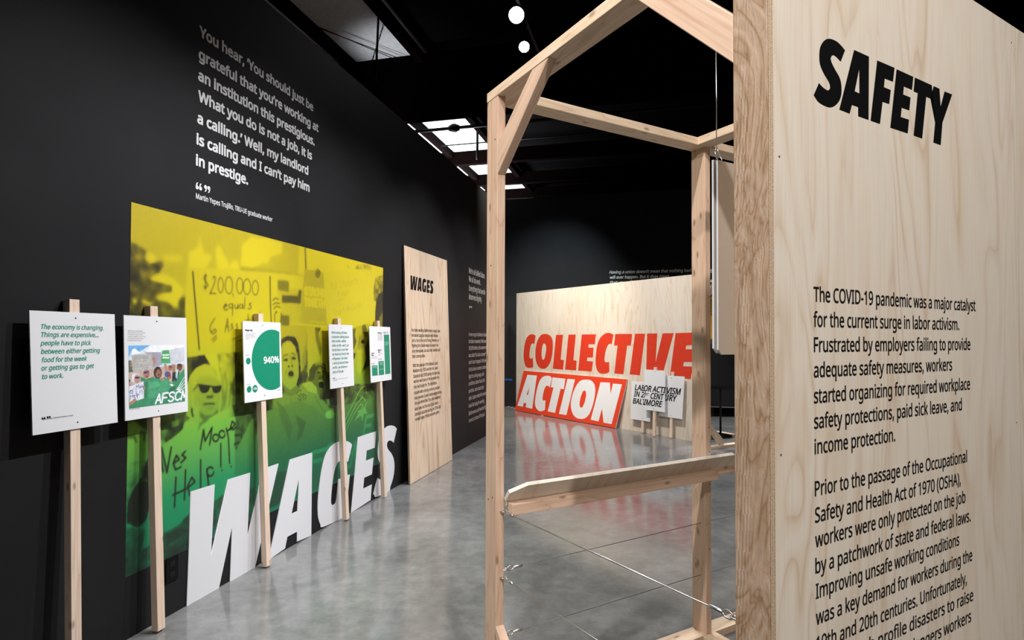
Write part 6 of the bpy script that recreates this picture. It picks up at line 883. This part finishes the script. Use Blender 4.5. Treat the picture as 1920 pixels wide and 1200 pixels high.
# plywood sheets on the booth's outer face
PF = frame(H(0, 0, 0.03), HU, ZV, -HV)
T2 = thing('plywood_text_panel', 'large plywood sheet headed SAFETY with black text, at the right in the foreground', 'panel', PF)
prism('plywood_sheet', PF, [(0, 0), (1.219, 0), (1.219, TOP - 0.03), (0, TOP - 0.03)], -0.0122, 0.0, [M_PLY, M_EDGE], T2, 0, 1)
me = rings_mesh('title', [smooth_ring(sp(mm(r), 0, 0.03)) if len(r) > 14 else sp(mm(r), 0, 0.03) for r in SAF]); me.materials.append(M_BLACK)
link(bpy.data.objects.new('title', me), PF @ Matrix.Translation((0, 0, 0.0006)), T2)
b = shift(TX['safety_body'], 0, 30)
for ls in (b[3][:7], b[3][7:]): lettering('paragraph', [b[:3] + (ls,)], M_DKTXT, PF, T2, 0.0006, res=4)
for x, y in ((0.018, 1.845), (0.018, 1.215), (0.018, 0.62), (1.19, 2.40), (1.19, 1.20)):
    bm = bmesh.new(); bm_tube(bm, [(0, 0, 0), (0, 0, 0.0006), (0, 0, 0.0008)], [0.0026, 0.0026, 0.0016], 10)
    finish(bm, 'screw', M_SCREW, PF @ Matrix.Translation((x, y, 0)), T2, True)
PF2 = frame(H(1.2215, 0, 0.03), HU, ZV, -HV)
o = prism('plywood_sheet', PF2, [(0, 0), (1.219, 0), (1.219, TOP - 0.03), (0, TOP - 0.03)], -0.0122, 0.0, [M_PLY, M_EDGE], None, 0, 1)
tag(o, 'blank plywood sheet beyond the SAFETY sheet, at the right edge', 'panel')

# hanging two-sided sign inside the booth
hf = frame(H(0.352, 0.45, 1.44), HU, ZV, -HV)
T3 = thing('hanging_sign', 'pale two-sided sign hanging on a wire inside the timber booth', 'sign', hf)
hp = [(0.015, 0), (0.47, 0), (0.485, 0.015), (0.485, 0.60), (0.0, 0.60), (0.0, 0.015)]
prism('sign_panel', hf, hp, 0.004, 0.010, [M_SIGNB, M_WHITE], T3, 0, 1)
tag(prism('back_panel', hf @ Matrix.Translation((-0.004, 0.004, 0)), hp, -0.010, -0.003, [M_WHITE, M_WHITE], T3), 'white rear face')
for x in (0.006, 0.46):
    tube('hanging_wire', [hf @ Vector((x, 0.605, 0)), hf @ Vector((x, 1.01, 0))], 0.0016, M_STEEL, T3)
    bm = bmesh.new()
    bm_tube(bm, [hf @ Vector(v) for v in ((x, 0.645, 0), (x - 0.007, 0.625, 0.001), (x - 0.008, 0.598, 0.012), (x + 0.002, 0.59, 0.014), (x + 0.009, 0.602, 0.013), (x + 0.009, 0.622, 0.003), (x, 0.645, 0))], 0.0013, 6)
    finish(bm, 'wire_loop', M_STEEL, I4, T3, True)

# ------------------------------------------------------------------ things beyond, glimpsed between the booth posts
F = Vector((2.62, 7.75, 0))
def G(a, b, z): return F + HU*a + HV*b + ZV*z
T4 = thing('timber_booth', 'second open timber booth far behind the first, mostly hidden by its posts', 'frame', frame(F, HU, HV, ZV))
def GL(name, a0, a1, wdir, wd, th, mat): return lumber(name, G(*a0), G(*a1), wdir, wd, th, mat, T4)
GL('post', (0, 0, TH), (0, 0, 2.40), HV, LV, TH, M_PINE)
GL('post', (1.2, 0, TH), (1.2, 0, 2.40), HV, LV, TH, M_PINE)
GL('base_rail', (-0.05, 0, TH/2), (1.25, 0, TH/2), HV, LV, TH, M_PINE)
GL('base_rail', (1.2, 0.05, TH/2), (1.2, 1.25, TH/2), HU, LV, TH, M_PINE)
GL('post', (1.2, 1.2, TH), (1.2, 1.2, 2.40), HV, LV, TH, M_PINE)
GL('top_beam', (1.2, 0.05, 2.42), (1.2, 1.25, 2.42), HU, LV, TH, M_PINE)
GL('top_beam', (-0.05, 0, 2.42), (1.25, 0, 2.42), HV, LV, TH, M_PINE)
GL('knee_brace', (0.02, 0, 0.34), (0.33, 0, 0.05), HV, TH, LV, M_PINE)
GL('knee_brace', (0.02, 0, 2.08), (0.33, 0, 2.38), HV, TH, LV, M_PINE)
# black jacket on a round-based stand
T5 = thing('garment_stand', 'black jacket on a slim black stand with a round base, beyond the booth post', 'clothes stand', Matrix.Translation((3.22, 8.85, 0)))
bm = bmesh.new(); bm_tube(bm, [(0, 0, 0), (0, 0, 0.02), (0, 0, 0.035), (0, 0, 0.04)], [0.17, 0.17, 0.13, 0.02], 24)
finish(bm, 'round_base', M_DKMET, Matrix.Translation((3.22, 8.85, 0)), T5, True)
tube('pole', [(3.22, 8.85, 0.03), (3.22, 8.85, 1.45)], 0.016, M_DKMET, T5)
bm = bmesh.new()
prof = ((0.74, .25, .13), (0.80, .245, .13), (1.0, .225, .12), (1.2, .215, .12), (1.38, .205, .11), (1.47, .17, .09), (1.53, .08, .06), (1.56, .06, .05))
rings = [[bm.verts.new((rx*math.cos(2*math.pi*k/20)*(1 + .04*math.sin(5*k + z*9)), ry*math.sin(2*math.pi*k/20), z)) for k in range(20)] for z, rx, ry in prof]
for a, b in zip(rings, rings[1:]):
    for k in range(20): bm.faces.new((a[k], a[(k+1) % 20], b[(k+1) % 20], b[k]))
bm.faces.new(rings[-1]); bm.faces.new(rings[0][::-1])
for sx in (-1, 1):
    bm_tube(bm, [(sx*.17, 0, 1.46), (sx*.235, .01, 1.25), (sx*.27, .02, 1.0), (sx*.275, .0, 0.82)], [.055, .06, .055, .048], 10)
finish(bm, 'jacket', M_CLOTH, Matrix.Translation((3.22, 8.85, 0)), T5, True)
# low dark showcase and orange poster by the back wall
T6 = thing('showcase', 'low dark showcase on black legs by the back wall, beyond the booth post', 'case', Matrix.Translation((4.6, 11.6, 0)))
sf = frame(Vector((3.8, 11.05, 0)), WN, ZV, -WT)
box('case_body', sf, 0, 1.3, 0.20, 0.585, -0.5, 0, M_DKMET, T6, 0.004)
box('top_slab', sf, -0.02, 1.32, 0.585, 0.605, -0.52, 0.02, plain('grey_edge', (0.12, 0.125, 0.13), 0.3), T6)
box('lower_edge', sf, -0.02, 1.32, 0.185, 0.20, -0.52, 0.02, plain('grey_edge_lower', (0.12, 0.125, 0.13), 0.3), T6)
for x in (0.05, 1.2):
    for y in (-0.45, -0.05): box('leg', sf, x, x + 0.04, 0, 0.19, y - 0.02, y + 0.02, M_DKMET, T6)
T7 = thing('wall_poster', 'orange printed poster on the back wall, seen past the booth post', 'poster', frame(W(BK, 3.6, 1.4), WN, ZV, -WT))
pf = frame(W(BK, 3.5, 1.42), WN, ZV, -WT)
box('poster_sheet', pf, 0, 0.5, 0, 0.94, 0.001, 0.006, M_ORANGE, T7)
flat('print_lines', [[(30, y), (440 - (y*7) % 90, y), (440 - (y*7) % 90, y + 14), (30, y + 14)] for y in range(560, 880, 34)], M_DKTXT, pf, T7, 0.0068)
